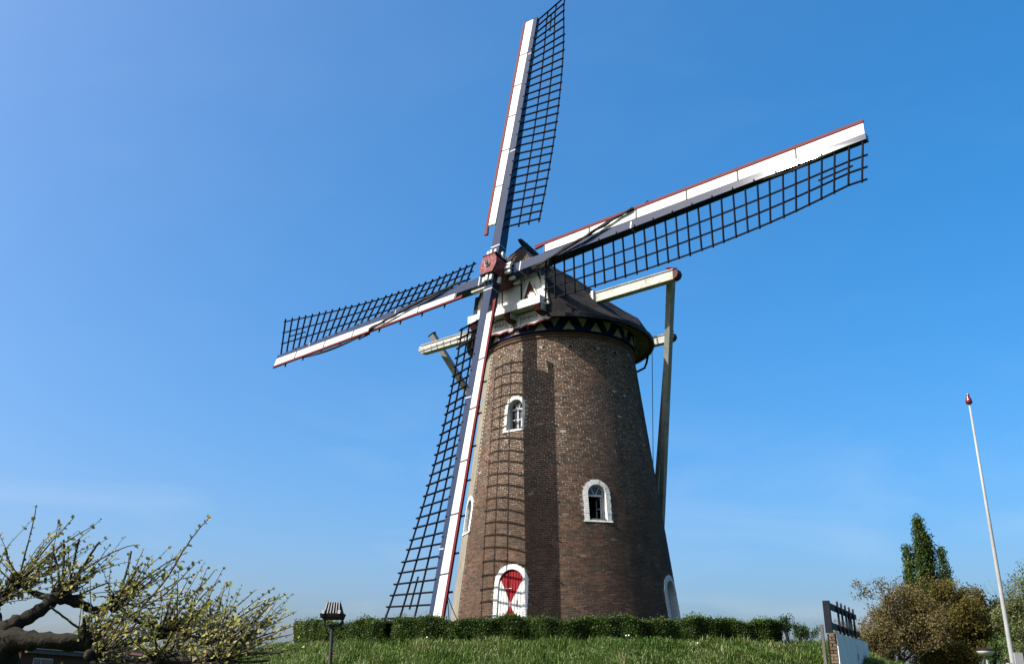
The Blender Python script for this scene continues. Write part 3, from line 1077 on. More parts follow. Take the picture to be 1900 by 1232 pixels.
def cp(s, w, z):
    return V3(AX[0], AX[1], 0) + CA * s + CB * w + UP * z


cap = thing('cap_house', (AX[0], AX[1], 13.62), 'dark felt covered windmill cap with white painted gable, beard board and long white beams', 'windmill cap')
EZ, ER = 13.95, 3.60


def ridge_z(s):
    if s > 2.28:
        return 17.5
    if s > -1.0:
        return 17.45 - (2.28 - s) * 0.56 / 3.28
    return EZ + 3.05 * max(0.0, 1 - ((-s - 1) / 2.6) ** 1.6)


st = [3.1, 2.28, 1.0, -0.2, -1.4, -2.4, -3.1, -3.55]
sect = []
for s in st:
    e = math.sqrt(max(0.01, ER ** 2 - s * s))
    H = ridge_z(s) - EZ
    if s == 3.1:
        sect.append([(1.83, EZ), (1.73, 14.9), (1.22, 16.15), (0, 16.22)])
    elif s == 2.28:
        sect.append([(e, EZ), (2.12, 14.72), (1.25, 16.2), (0, 17.45)])
    else:
        k_ = min(1.0, max(0.0, (s + 1.5) / 1.3))     # flared skirt by the long beam, fuller towards the back
        sect.append([(e, EZ), ((0.83 - 0.09 * k_) * e, EZ + (0.34 - 0.11 * k_) * H), ((0.42 - 0.02 * k_) * e, EZ + (0.68 + 0.015 * k_) * H), (0, EZ + H)])


def roof_panel(q, mat, name='roof_panel', thick=0.05):
    q = [V3(*p) for p in q]
    n = unit(np.cross(q[1] - q[0], q[3] - q[0]) if np.linalg.norm(q[1] - q[0]) > 1e-6 else np.cross(q[2] - q[1], q[3] - q[1]))
    if n[2] < 0:
        n = -n
    c = sum(q) / 4
    q = [c + (p - c) * 0.994 for p in q]
    m = MB()
    m.hexa([p - n * thick for p in q], q)
    return m.build(name, mat, cap)


for sg in (1, -1):
    for i in range(len(st) - 1):
        for j in range(3):
            q = [cp(st[i], sg * sect[i][j][0], sect[i][j][1]), cp(st[i + 1], sg * sect[i + 1][j][0], sect[i + 1][j][1]),
                 cp(st[i + 1], sg * sect[i + 1][j + 1][0], sect[i + 1][j + 1][1]), cp(st[i], sg * sect[i][j + 1][0], sect[i][j + 1][1])]
            if i == 0 and j == 2:
                roof_panel([cp(3.1, sg * 1.22, 16.15), cp(2.28, sg * 1.30, 16.2), cp(2.28, sg * 0.01, 17.40), cp(3.06, sg * 1.16, 16.22)], FELT)
            else:
                roof_panel(q, FELT)
nrow = 8                                        # hipped front above the poll end: rows of lichened shingles
h0, h1, h2 = cp(3.16, -1.26, 16.10), cp(3.16, 1.26, 16.10), cp(2.28, 0, 17.40)
for k in range(nrow):
    f0, f1 = k / nrow, min(1.0, (k + 1) / nrow + 0.03)
    wsp = np.linspace(0, 1, max(2, int(9 * (1 - f0)) + 1))
    for q0, q1 in zip(wsp[:-1], wsp[1:]):
        pt = lambda f, t_: (h0 + (h1 - h0) * t_) * (1 - f) + h2 * f
        lift = UP * 0.025 + CA * 0.02 + UP * random.uniform(0, 0.012)
        g_ = 0.008
        m = MB()
        m.hexa([pt(f0, q0 + g_) - UP * 0.03, pt(f1, q0 + g_) - UP * 0.03, pt(f1, q1 - g_) - UP * 0.03, pt(f0, q1 - g_) - UP * 0.03], [pt(f0, q0 + g_) + lift, pt(f1, q0 + g_), pt(f1, q1 - g_), pt(f0, q1 - g_) + lift])
        m.build('shingle', SHINGLE, cap)
# lower skirt of shell closed inside: dark lining
mb = MB()
vs = [cp(st[i], sg * sect[i][j][0] * 0.97, sect[i][j][1] - 0.09) for i in range(len(st)) for sg, j in ((1, 0), (1, 1), (1, 2), (1, 3), (-1, 2), (-1, 1), (-1, 0))]
mb.add(vs, [(i * 7 + j, i * 7 + j + 1, (i + 1) * 7 + j + 1, (i + 1) * 7 + j) for i in range(len(st) - 1) for j in range(6)])
mb.build('roof_lining', BLACK, cap)
# hip and ridge boards
for a, b in (((3.14, 1.26, 16.14), (2.28, 0.02, 17.43)), ((3.14, -1.26, 16.14), (2.28, -0.02, 17.43)), ((2.28, 0, 17.46), (0.5, 0, 17.17)), ((0.5, 0, 17.17), (-1.0, 0, 16.92)),
             ((-1.4, 0.02, 16.85), (-2.4, 0.02, 16.02)), ((-2.4, 0.02, 16.02), (-3.1, 0.0, 15.0))):
    mb = MB()
    mb.bar(cp(*a), cp(*b), 0.10, 0.05, UP)
    mb.build('ridge_board', BLACK, cap)
# upturned finial on the apex, pointing forwards
mb = MB()
pr = [(1.35, 17.34), (2.0, 17.42), (2.30, 17.50), (2.46, 17.60), (2.50, 17.68), (2.38, 17.70), (2.0, 17.62), (1.35, 17.45)]
mb.prism([cp(s, -0.06, z) for s, z in pr], CB * 0.12)
mb.build('finial', BLACK, cap)
# eave: rim board and soffit planks
nb = 44
for k in range(nb):
    a0, a1 = 360 * k / nb, 360 * (k + 0.97) / nb
    am = R((a0 + a1) / 2)
    pm = V3(math.cos(am), math.sin(am), 0)
    if pm @ CA * ER > 3.05:
        continue
    e = lambda r_, a_, z_: V3(AX[0] + r_ * math.cos(R(a_)), AX[1] + r_ * math.sin(R(a_)), z_)
    m = MB()
    m.hexa([e(2.86, a0, 14.12), e(3.52, a0, 13.93), e(3.52, a1, 13.93), e(2.86, a1, 14.12)], [e(2.86, a0, 14.15), e(3.52, a0, 13.96), e(3.52, a1, 13.96), e(2.86, a1, 14.15)])
    m.build('soffit_plank', SOFFIT, cap)
    m = MB()
    m.hexa([e(3.525, a0, 13.86), e(3.62, a0, 13.86), e(3.62, a1 + 0.25, 13.86), e(3.525, a1 + 0.25, 13.86)], [e(3.525, a0, 13.99), e(3.62, a0, 13.99), e(3.62, a1 + 0.25, 13.99), e(3.525, a1 + 0.25, 13.99)])
    m.build('eave_board', BLACK, cap)
# ring with a zigzag of white triangles under the eave
mb = MB()
n = 120
for k in range(n):
    a0, a1 = R(360 * k / n), R(360 * (k + 1) / n)
    f = lambda r_, a_, z_: V3(AX[0] + r_ * math.cos(a_), AX[1] + r_ * math.sin(a_), z_)
    mb.add([f(2.90, a0, 13.58), f(2.90, a1, 13.58), f(2.90, a1, 14.14), f(2.90, a0, 14.14)], [(0, 1, 2, 3)])
mb.build('rim_ring', BLUE, cap, smooth=True)
ntri = 18
for k in range(ntri):
    for up_ in (0, 1):
        ac_ = -86.6 + 20 * k + (10 if up_ else 0)
        hw_ = 4.2 if not up_ else 3.6
        zz_ = (13.62, 13.96) if not up_ else (14.06, 13.72)
        f = lambda r_, a_, z_: V3(AX[0] + r_ * math.cos(R(a_)), AX[1] + r_ * math.sin(R(a_)), z_)
        pts = [(ac_ - hw_, zz_[0]), (ac_, zz_[0]), (ac_ + hw_, zz_[0]), (ac_, zz_[1])]
        if up_:
            pts = [pts[2], pts[1], pts[0], pts[3]]
        m = MB()
        a_, b_ = [f(2.902, *p) for p in pts], [f(2.935, *p) for p in pts]
        m.add(a_ + b_, [(4, 5, 7), (5, 6, 7), (0, 1, 5, 4), (1, 2, 6, 5), (2, 3, 7, 6), (3, 0, 4, 7)])
        m.build('white_triangle', RIMWHITE, cap)
# weather beam across the front, corbels and beard
GS = 3.10
mb = MB()
mb.box(cp(GS + 0.12, -0.03, 14.49), CB * 1.72, CA * 0.19, UP * 0.15)
mb.build('weather_beam', WHITE, cap)
for w_ in (-1.50, 0.15, 1.55):
    mb = MB()
    pr = [(GS - 0.125, 14.338), (GS + 0.32, 14.338), (GS + 0.37, 14.28), (GS + 0.26, 14.10), (GS + 0.05, 14.02), (GS - 0.125, 14.02)]
    mb.prism([cp(s, w_ - 0.12, z) for s, z in pr], CB * 0.24)
    mb.build('corbel', DARKRED, cap)
for w_ in (-1.50, 0.15, 1.55):
    mb = MB()
    mb.box(cp(GS + 0.06, w_ + 0.134, 14.22), CB * 0.012, CA * 0.18, UP * 0.11)
    mb.build('corbel_cheek', WHITEOLD, cap)


def beard_edge(w):
    """scalloped lower edge: three lobes a side with a drop in the middle"""
    x = abs(w)
    base = 13.74 + 0.035 * x
    return base + 0.055 * abs(math.sin(math.pi * (x + 0.12) / 0.62)) - (0.05 if x < 0.12 else 0)


BS = GS - 0.13
mb = MB()
ws = np.linspace(-1.86, 1.86, 94)
lo_ = [cp(BS, w, beard_edge(w)) for w in ws]
hi_ = [cp(BS, w, 14.33) for w in ws]
for i in range(len(ws) - 1):
    mb.hexa([lo_[i] - CA * 0.03, lo_[i + 1] - CA * 0.03, lo_[i + 1], lo_[i]], [hi_[i] - CA * 0.03, hi_[i + 1] - CA * 0.03, hi_[i + 1], hi_[i]])
mb.build('beard_board', WHITE, cap)
mb = MB()
for i in range(len(ws) - 1):
    mb.hexa([lo_[i] - CA * 0.04 - UP * 0.025, lo_[i + 1] - CA * 0.04 - UP * 0.025, lo_[i + 1] + CA * 0.035 - UP * 0.025, lo_[i] + CA * 0.035 - UP * 0.025],
            [lo_[i] - CA * 0.04 + UP * 0.035, lo_[i + 1] - CA * 0.04 + UP * 0.035, lo_[i + 1] + CA * 0.035 + UP * 0.035, lo_[i] + CA * 0.035 + UP * 0.035])
mb.build('beard_edging', RED, cap)


def lettering(text, w, z, size, s, width=1.0):
    cu = bpy.data.curves.new('text', 'FONT')
    cu.body = text
    cu.size = size
    cu.extrude = 0.006
    cu.space_character = 1.12
    cu.align_x = 'CENTER'
    cu.align_y = 'CENTER'
    tmp = bpy.data.objects.new('text', cu)
    COL.objects.link(tmp)
    dg = bpy.context.evaluated_depsgraph_get()
    me = bpy.data.meshes.new_from_object(tmp.evaluated_get(dg))
    bpy.data.objects.remove(tmp)
    me.materials.clear()
    me.materials.append(INK)
    return place('lettering', me, cap, frame_matrix(cp(s, w, z), CB * width, UP, CA))


lettering('VOLKS', -0.50, 14.10, 0.19, BS + 0.012)
lettering('VRIEND', 0.85, 14.10, 0.19, BS + 0.012)
lettering('1801', 0.15, 13.93, 0.15, BS + 0.012)
for wa, wb in ((-0.86, -0.14), (0.45, 1.23)):     # thin painted panel outline
    mb = MB()
    for p, q in (((wa, 13.985), (wb, 13.985)), ((wb if wa < 0 else wa, 13.985), (wb if wa < 0 else wa, 14.25)), ((wb, 13.985), (wb, 14.2))):
        mb.bar(cp(BS + 0.004, *p), cp(BS + 0.004, *q), 0.008, 0.014, CA) if p[0] == q[0] else mb.bar(cp(BS + 0.004, *p), cp(BS + 0.004, *q), 0.014, 0.008, CA)
    mb.build('painted_line', INK, cap)
mb = MB()
for p, q in (((-0.14, 13.84), (0.44, 13.84)), ((-0.14, 13.84), (-0.14, 13.985)), ((0.44, 13.84), (0.44, 13.985))):
    mb.bar(cp(BS + 0.004, *p), cp(BS + 0.004, *q), 0.010, 0.008, CA)
mb.build('painted_line', INK, cap)

# white planked gable with a hatch and a red triangular window
npl = 14
for k in range(npl):
    w0, w1 = -1.68 + 3.36 * k / npl, -1.68 + 3.36 * (k + 1) / npl
    zt_ = lambda w: min(16.15, 15.1 + (1.70 - abs(w)) * 2.15)
    m = MB()
    g = 0.006
    d_ = random.uniform(0, 0.012)
    m.hexa([cp(GS - 0.08, w0 + g, 14.6), cp(GS - 0.08, w1 - g, 14.6), cp(GS - 0.04 + d_, w1 - g, 14.6), cp(GS - 0.04 + d_, w0 + g, 14.6)],
           [cp(GS - 0.08, w0 + g, zt_(w0)), cp(GS - 0.08, w1 - g, zt_(w1)), cp(GS - 0.04 + d_, w1 - g, zt_(w1)), cp(GS - 0.04 + d_, w0 + g, zt_(w0))])
    m.build('gable_plank', WHITE, cap)
for sg in (1, -1):                              # rake boards at both gable edges
    mb = MB()
    mb.hexa([cp(GS - 0.1, sg * 1.66, 14.36), cp(GS + 0.0, sg * 1.66, 14.36), cp(GS + 0.0, sg * 1.84, 14.36), cp(GS - 0.1, sg * 1.84, 14.36)],
            [cp(GS - 0.1, sg * 1.50, 15.5), cp(GS + 0.0, sg * 1.50, 15.5), cp(GS + 0.0, sg * 1.66, 15.5), cp(GS - 0.1, sg * 1.66, 15.5)])
    mb.build('rake_board', WHITE if sg > 0 else BLACK, cap)
for sg in (1,):
    tw = part_empty('gable_window', cap)
    mb = MB()
    tri = [(0.66, 14.76), (1.36, 14.76), (0.98, 15.56)]
    mb.prism([cp(GS - 0.03, w, z) for w, z in tri], CA * 0.012)
    mb.build('shutter', DARKRED, tw)
    mb = MB()
    for i in range(3):
        a, b = tri[i], tri[(i + 1) % 3]
        mb.bar(cp(GS - 0.01, *a), cp(GS - 0.01, *b), 0.05 if i else 0.03, 0.04, CA)
    mb.build('frame', WHITE, tw)
    mb = MB()
    mb.prism([cp(GS - 0.015, w, z) for w, z in ((0.90, 14.81), (1.26, 14.81), (1.20, 14.96), (0.98, 15.02), (0.86, 14.92))], CA * 0.01)
    mb.build('painted_panel', WHITEOLD, tw)
    ht = part_empty('gable_hatch', cap)
    mb = MB()
    mb.box(cp(GS - 0.005, 0.15, 15.05), CB * 0.42, CA * 0.02, UP * 0.36)
    mb.build('hatch_board', WHITE, ht)
    mb = MB()
    for w_ in (-0.30, 0.60, -0.62):
        mb.box(cp(GS - 0.005, w_, 15.05), CB * 0.018, CA * 0.035, UP * 0.40)
    mb.box(cp(GS + 0.012, 0.15, 14.67), CB * 0.5, CA * 0.02, UP * 0.012)
    mb.build('hatch_frame', BLACK, ht)


def cross_beam(s, z, w0, w1, wd, hd):
    m = MB()
    m.box(cp(s, (w0 + w1) / 2, z), CB * (w1 - w0) / 2, CA * wd / 2, UP * hd / 2)
    o_ = m.build('cross_beam', WHITEOLD, cap, bevel=0.012)
    m = MB()
    m.box(cp(s, (w0 + w1) / 2, z + hd / 2 + 0.025), CB * ((w1 - w0) / 2 + 0.03), CA * (wd / 2 + 0.03), UP * 0.022)
    m.build('beam_cover', GREYPOST, cap)
    for sg, we in ((1, w1), (-1, w0)):
        m = MB()
        pr = [(0.0, hd / 2 - 0.003), (0.16, hd / 2 - 0.003), (0.20, 0.02), (0.14, -hd / 2 + 0.06), (0.0, -hd / 2 + 0.003)]
        m.prism([cp(s - wd / 2 + 0.003, we + sg * (a + 0.002), z + b) for a, b in pr], CA * (wd - 0.006))
        m.build('beam_end', DARKRED if sg > 0 else WHITEOLD, cap)
    return o_


LS_S, LS_Z, LS_R, LS_L = 0.705, 15.16, 5.62, 6.75
cross_beam(LS_S, LS_Z, -LS_L, LS_R, 0.30, 0.34)
SS_S, SS_Z, SS_R = -2.6, 14.27, 3.42
cross_beam(SS_S, SS_Z, -SS_R, SS_R, 0.26, 0.30)
for sg in (1, -1):                              # weather boards where the long beam leaves the roof
    mb = MB()
    mb.box(cp(LS_S, sg * 2.24, LS_Z - 0.02), CB * 0.05, CA * 0.26, UP * 0.29)
    mb.build('beam_collar', WHITE, cap)
FOOT = (-5.5, 0.0, 3.75)
for (s, w, z), w0, w1, fw in (((LS_S - 0.27, LS_R - 0.28, LS_Z + 0.42), 0.24, 0.17, 0.35), ((LS_S - 0.27, -LS_L + 0.20, LS_Z + 0.74), 0.24, 0.17, -1.6),
                              ((SS_S - 0.24, SS_R - 0.2, SS_Z + 0.38), 0.2, 0.16, -0.15), ((SS_S - 0.24, -SS_R + 0.2, SS_Z + 0.38), 0.2, 0.16, -0.6)):
    mb = MB()
    a, b = cp(s, w, z), cp(FOOT[0], fw, FOOT[2])
    mb.bar(a, b, w0, w0, CA, w1, w1)
    mb.build('brace', GREYPOST, cap, bevel=0.012)
    d_ = unit(b - a)
    mb = MB()
    mb.bar(a - d_ * 0.06, a - d_ * 0.002, w0 + 0.07, w1 + 0.07, CA)
    mb.build('brace_cap', RED if w > 0 else IRON, cap)
mb = MB()
mb.bar(cp(-2.4, 0, 13.9), cp(-5.6, 0, 3.6), 0.34, 0.34, CA)
mb.build('tail_pole', GREYPOST, cap)
mb = MB()
mb.bar(cp(-5.5, -1.7, 3.9), cp(-5.5, 0.9, 3.9), 0.2, 0.2, UP)
mb.build('winch_beam', GREYPOST, cap)
# thin control rope hanging from the short beam, gutter bracket at the back of the cap
mb = MB()
a, b = cp(SS_S, 2.55, SS_Z - 0.15), cp(-5.4, 0.3, 4.4)
mb.tube([a + (b - a) * f - UP * 0.25 * math.sin(math.pi * f) for f in np.linspace(0, 1, 14)], 0.014, 5)
mb.build('control_rope', ROPE, cap)
mb = MB()
q = [cp(-2.75, 2.25, 13.86), cp(-2.7, 2.2, 13.55), cp(-2.66, 2.12, 13.35), cp(-2.52, 1.9, 13.22), cp(-2.3, 1.6, 13.12)]
mb.tube(q, 0.045, 8)
mb.build('drain_pipe', IRON, cap, smooth=True)

# ------------------------------------------------------------------ rotor with four sails
H0 = V3(-0.74025, 31.70830, 15.94982)
AF = V3(-0.62174333, -0.74534248, 0.24062379)
E1 = V3(0.1291529, 0.20545067, 0.97010801)
E2 = V3(0.77249903, -0.63423545, 0.03147444)
GAP = 0.44
LEN = [13.71, 13.61, 12.89, 12.98]
rotor = thing('sail_cross', tuple(H0), 'four bladed windmill sail cross with red poll end, navy stocks and dark lattice blades', 'windmill sails')
POS = lambda d1, d2, f: H0 + E1 * d1 + E2 * d2 + AF * f

# poll end: red iron box with wavy cheeks
prof = [(0.44, 0.24), (0.33, 0.30), (0.20, 0.37), (0.02, 0.40), (-0.18, 0.36), (-0.30, 0.29), (-0.40, 0.27)]
mb = MB()
poly = [POS(a, b, 0.22) for a, b in prof] + [POS(a, -b, 0.22) for a, b in reversed(prof)]
mb.prism(poly, -AF * 1.15)
mb.build('poll_end', REDPOLL, rotor, bevel=0.015)
mb = MB()
for z_ in (0.44, -0.40):
    mb.box(POS(z_, 0, -0.35), E1 * 0.02, E2 * 0.31, AF * 0.60)
mb.build('poll_flange', DARKRED, rotor)
mb = MB()
mb.lathe(H0 + AF * 0.22, [(0.12, 0), (0.12, 0.05), (0.09, 0.07)], 16, AF)
mb.build('hub_disc', WHITEOLD, rotor)
mb = MB()
mb.box(H0 + AF * 0.30 + E1 * 0.0 + E2 * 0.02, E1 * 0.07, E2 * 0.06, AF * 0.03)
mb.build('hub_bolt', IRON, rotor)
mb = MB()
mb.lathe(H0 - AF * 0.9, [(0.30, 0), (0.27, -0.3), (0.25, -2.6)], 20, AF)
mb.build('windshaft', DARKRED, rotor, smooth=True)
for k, (d, tr, base) in enumerate(((E1, E2, 0.0), (E2, -E1, -GAP), (-E1, -E2, 0.0), (-E2, E1, -GAP))):
    s0_ = 0.44 if k in (0, 2) else 0.40
    for x_, f_ in ((-0.17, 0.10), (0.0, 0.13), (0.17, 0.09), (0.27, -0.18), (0.29, -0.45), (-0.29, -0.2)):
        mb = MB()
        mb.box(H0 + d * (s0_ + 0.12) + tr * x_ + AF * (base + f_), d * 0.13, tr * 0.055, AF * 0.055)
        mb.build('wedge', WHITE, rotor, bevel=0.012)


def half_w(l):
    return 0.205 - 0.105 * min(1, max(0, l - 0.5) / 12.5)


def stock_dep(l):
    return 0.40 - 0.20 * min(1, max(0, l - 0.5) / 12.5)


def pitch(l):
    t = min(1.0, max(0.0, (l - 2.0) / 11.0))
    return R(10.1 * (1 - t) * (1 - 2 * t) + 11.6 * 4 * t * (1 - t) - 11.3 * t * (2 * t - 1))


def lead_pitch(l):
    return R(9.0 - 4.0 * min(1.0, max(0.0, (l - 2.0) / 11.0)))


for k, (d, tr, base) in enumerate(((E1, E2, 0.0), (E2, -E1, -GAP), (-E1, -E2, 0.0), (-E2, E1, -GAP))):
    LN = LEN[k]
    O = H0 + AF * base
    sail = part_empty('sail', rotor)
    sail['label'] = ['sail pointing up at the sky', 'sail reaching out to the right', 'sail hanging down in front of the tower', 'sail reaching out to the left'][k]

    def sp(l, w, dep=0.0, lead=False):
        a = lead_pitch(l) if lead else pitch(l)
        return O + d * l + tr * (w * math.cos(a)) - AF * (w * math.sin(a)) + AF * dep

    mb = MB()                                   # half stock, tapering
    ls = [0.0, 1.0, 3.0, 4.5, 6.0, 7.5, 9.0, 9.8, 10.6, 11.4, 12.2, LN]
    vs = []
    for l in ls:
        hw_, dp = half_w(l), stock_dep(l)
        tw_ = R(0.6 * l)
        t2, a2 = tr * math.cos(tw_) - AF * math.sin(tw_), AF * math.cos(tw_) + tr * math.sin(tw_)
        vs += [O + d * l - t2 * hw_, O + d * l + t2 * hw_, O + d * l + t2 * hw_ - a2 * dp, O + d * l - t2 * hw_ - a2 * dp]
    fs = [(0, 1, 2, 3), tuple(range(len(vs) - 1, len(vs) - 5, -1))]
    for i in range(len(ls) - 1):
        for j in range(4):
            fs.append((i * 4 + j, i * 4 + (j + 1) % 4, (i + 1) * 4 + (j + 1) % 4, (i + 1) * 4 + j))
    mb.add(vs, fs)
    mb.build('stock', NAVY, sail, bevel=0.008)
    for l in (0.98, LN * 0.42, LN * 0.83):      # pale straps round the stock
        mb = MB()
        mb.box(O + d * l - AF * stock_dep(l) / 2, d * 0.025, tr * (half_w(l) + 0.006), AF * (stock_dep(l) / 2 + 0.006))
        mb.build('strap', GREYM, sail)
    mb = MB()
    mb.box(O + d * 1.0 - tr * (half_w(1.0) + 0.06) - AF * 0.20, d * 0.42, tr * 0.05, AF * 0.09) if k in (1, 3) else mb.box(O + d * 1.3 - AF * (stock_dep(1) + 0.05), d * 0.4, tr * 0.1, AF * 0.045)
    mb.build('cleat_board', WHITEOLD, sail)
    # lattice: bars through the stock, three long laths
    l0, l1 = 1.98, LN - 0.12
    NB = 29
    wout = lambda l: 1.53 + 0.27 * (l - 2) / 11
    for i in range(NB):
        l = l0 + (l1 - l0) * i / (NB - 1) + random.uniform(-0.015, 0.015)
        nrm = unit(np.cross(sp(l, 1) - sp(l, 0), d))
        stick('lattice_bar', sail, sp(l, half_w(l) * 0.5, -stock_dep(l) * 0.55), sp(l + random.uniform(-0.02, 0.02), wout(l) + 0.09 + random.uniform(-0.02, 0.02), -stock_dep(l) * 0.55), 0.038, 0.062, nrm, LATH)
    for fr in (0.36, 0.68, 1.0):
        mb = MB()
        lsn = np.linspace(l0 - 0.10, l1 + 0.12, 24)
        vs = []
        for l in lsn:
            w_ = half_w(l) + (wout(l) - half_w(l)) * fr
            c = sp(l, w_, -stock_dep(l) * 0.55 - 0.045)
            t_ = unit(sp(l, 1) - sp(l, 0))
            nn = unit(np.cross(t_, d))
            vs += [c - t_ * 0.022 - nn * 0.022, c + t_ * 0.022 - nn * 0.022, c + t_ * 0.022 + nn * 0.022, c - t_ * 0.022 + nn * 0.022]
        fs = [(0, 1, 2, 3), tuple(range(len(vs) - 1, len(vs) - 5, -1))]
        fs += [(i * 4 + j, i * 4 + (j + 1) % 4, (i + 1) * 4 + (j + 1) % 4, (i + 1) * 4 + j) for i in range(len(lsn) - 1) for j in range(4)]
        mb.add(vs, fs)
        mb.build('lattice_lath', LATH, sail)
    la, lb = l1 - 1.35, l1 - 0.30               # short extra lath near the tip
    wm = lambda l: half_w(l) + (wout(l) - half_w(l)) * 0.52
    stick('lattice_lath', sail, sp(la, wm(la), -stock_dep(la) * 0.55 - 0.045), sp(lb, wm(lb), -stock_dep(lb) * 0.55 - 0.045), 0.045, 0.035, AF, LATH)
    # white wind boards on the leading edge, red batten outside them
    joints = [2.05, 4.0, 5.9, 7.8, 9.6, 11.5, LN - 0.02]
    wb = lambda l: 0.50 + 0.0 * l
    for i in range(6):
        mb = MB()
        lsn = np.linspace(joints[i] + 0.006, joints[i + 1] - 0.006, 5)
        vs = []
        for l in lsn:
            a_, b_ = -half_w(l) - 0.004, -wb(l)
            vs += [sp(l, a_, -0.035, True), sp(l, b_, -0.035, True), sp(l, b_, 0.0, True), sp(l, a_, 0.0, True)]
        fs = [(0, 1, 2, 3), tuple(range(len(vs) - 1, len(vs) - 5, -1))]
        fs += [(q * 4 + j, q * 4 + (j + 1) % 4, (q + 1) * 4 + (j + 1) % 4, (q + 1) * 4 + j) for q in range(4) for j in range(4)]
        mb.add(vs, fs)
        mb.build('wind_board', WHITE, sail)
        mb = MB()                               # iron joint strip
        l = joints[i] + 0.02
        mb.hexa([sp(l, -half_w(l), 0.004, True), sp(l, -wb(l), 0.004, True), sp(l, -wb(l), 0.014, True), sp(l, -half_w(l), 0.014, True)],
                [sp(l + 0.03, -half_w(l), 0.004, True), sp(l + 0.03, -wb(l), 0.004, True), sp(l + 0.03, -wb(l), 0.014, True), sp(l + 0.03, -half_w(l), 0.014, True)])
        mb.build('joint_strip', IRON, sail)
    mb = MB()
    lsn = np.linspace(1.65, LN - 0.02, 30)
    vs = []
    for l in lsn:
        cur = max(0, 2.25 - l)
        a_, b_ = -wb(l) - 0.004 + (0 if l > 2.1 else (2.1 - l) * 0.12), -wb(l) - 0.105 + cur * 0.10 * 0
        b_ = min(b_, a_ - 0.02)
        vs += [sp(l, a_, -0.05, True), sp(l, b_, -0.05, True), sp(l, b_, 0.025, True), sp(l, a_, 0.025, True)]
    fs = [(0, 1, 2, 3), tuple(range(len(vs) - 1, len(vs) - 5, -1))]
    fs += [(q * 4 + j, q * 4 + (j + 1) % 4, (q + 1) * 4 + (j + 1) % 4, (q + 1) * 4 + j) for q in range(len(lsn) - 1) for j in range(4)]
    mb.add(vs, fs)
    mb.build('red_batten', RED, sail)
    for i in range(9):                          # pegs behind the leading edge for the cloth lines
        l = 2.6 + (LN - 3.4) * i / 8
        mb = MB()
        mb.tube([sp(l, -0.45, -0.08, True), sp(l, -0.70, -0.09, True)], 0.035, 6)
        mb.build('peg', IRON, sail)
    # small wedges where bars pass through the stock face
    for i in range(1, 14):
        l = 3.0 + (LN - 3.6) * i / 14
        mb = MB()
        mb.box(O + d * l + tr * half_w(l) * 0.70 + AF * 0.012, d * 0.018, tr * 0.03, AF * 0.012)
        mb.build('stock_pin', IRON, sail)
    if k in (1, 3):                             # rolled sailcloth twisted round the stock
        path, rads = [], []
        for f in np.linspace(0, 1, 34):
            l = 1.75 + f * (4.6 if k == 1 else 5.6)
            w_ = 0.30 - 1.0 * f ** 1.25
            hgt = 0.06 + 0.05 * math.sin(math.pi * min(1, f * 1.1)) - (0.16 if f > 0.9 else 0)
            path.append(sp(l, w_, hgt + 0.012 * math.sin(l * 9), w_ < 0) + d * 0.02 * math.sin(l * 7))
            rads.append(0.020 + 0.034 * math.sin(math.pi * (0.12 + 0.80 * f)) * (1 + 0.25 * math.sin(l * 11)))
        mb = MB()
        mb.tube(path, rads, 8)
        mb.tube([p + AF * 0.03 + tr * 0.05 * math.sin(i * 0.5) for i, p in enumerate(path)], [r_ * 0.55 for r_ in rads], 7)
        mb.build('sail_cloth', CANVAS, sail, smooth=True)
        path = [sp(l, -0.62 - 0.10 * math.sin((l - a0) / (b0 - a0) * math.pi), -0.05, True) for a0, b0 in (((6.3, 7.2) if k == 1 else (7.2, 10.9)),) for l in np.linspace(a0, b0, 16)]
        if k == 3:
            mb = MB()
            mb.tube(path, [0.02 + 0.035 * math.sin(math.pi * i / 15) for i in range(16)], 8)
            mb.build('sail_cloth', CANVAS, sail, smooth=True)
        mb = MB()                               # foot of the cloth tied near the tip
        path = [sp(l, half_w(l) + 0.05 + 0.05 * math.sin((l - LN) * 2.2), -0.06) for l in np.linspace(LN - 3.2 if k == 1 else LN - 1.4, LN - 0.9, 14)]
        mb.tube(path, [0.012 + 0.03 * abs(math.sin(i * 0.7)) for i in range(14)], 7)
        mb.build('sail_cloth', CANVAS, sail, smooth=True)

# ropes holding the lower sail
tip = H0 - E1 * (LEN[2] - 0.7) + E2 * 0.55
for nme, b in (('mooring_rope', cone(-146, 0, 3.35, 0.05)), ('mooring_rope', cone(-150, 0, 3.05, 0.35))):
    mb = MB()
    mb.tube([tip + (V3(*b) - tip) * f - UP * 0.12 * math.sin(math.pi * f) for f in np.linspace(0, 1, 9)], 0.014, 5)
    o = mb.build(nme, ROPE, rotor)

# ------------------------------------------------------------------ hedge round the mound top


def catmull(pts, n):
    pts = [V3(*p) for p in pts]
    P_ = [2 * pts[0] - pts[1]] + pts + [2 * pts[-1] - pts[-2]]
    out = []
    for i in range(1, len(P_) - 2):
        for t in np.linspace(0, 1, n, endpoint=False):
            a, b, c, d_ = P_[i - 1:i + 3]
            out.append(0.5 * ((2 * b) + (c - a) * t + (2 * a - 5 * b + 4 * c - d_) * t * t + (3 * b - a - 3 * c + d_) * t ** 3))
    out.append(pts[-1])
    return np.array(out)


HP = catmull([(-4.2, 40.6, 0), (-6.4, 37.6, 0), (-7.05, 34.0, 0), (-5.6, 30.6, 0), (-3.2, 28.35, 0), (0.74, 27.65, 0), (3.2, 27.75, 0), (5.33, 28.3, 0), (7.75, 29.2, 0), (9.2, 31.2, 0), (10.0, 33.6, 0)], 40)


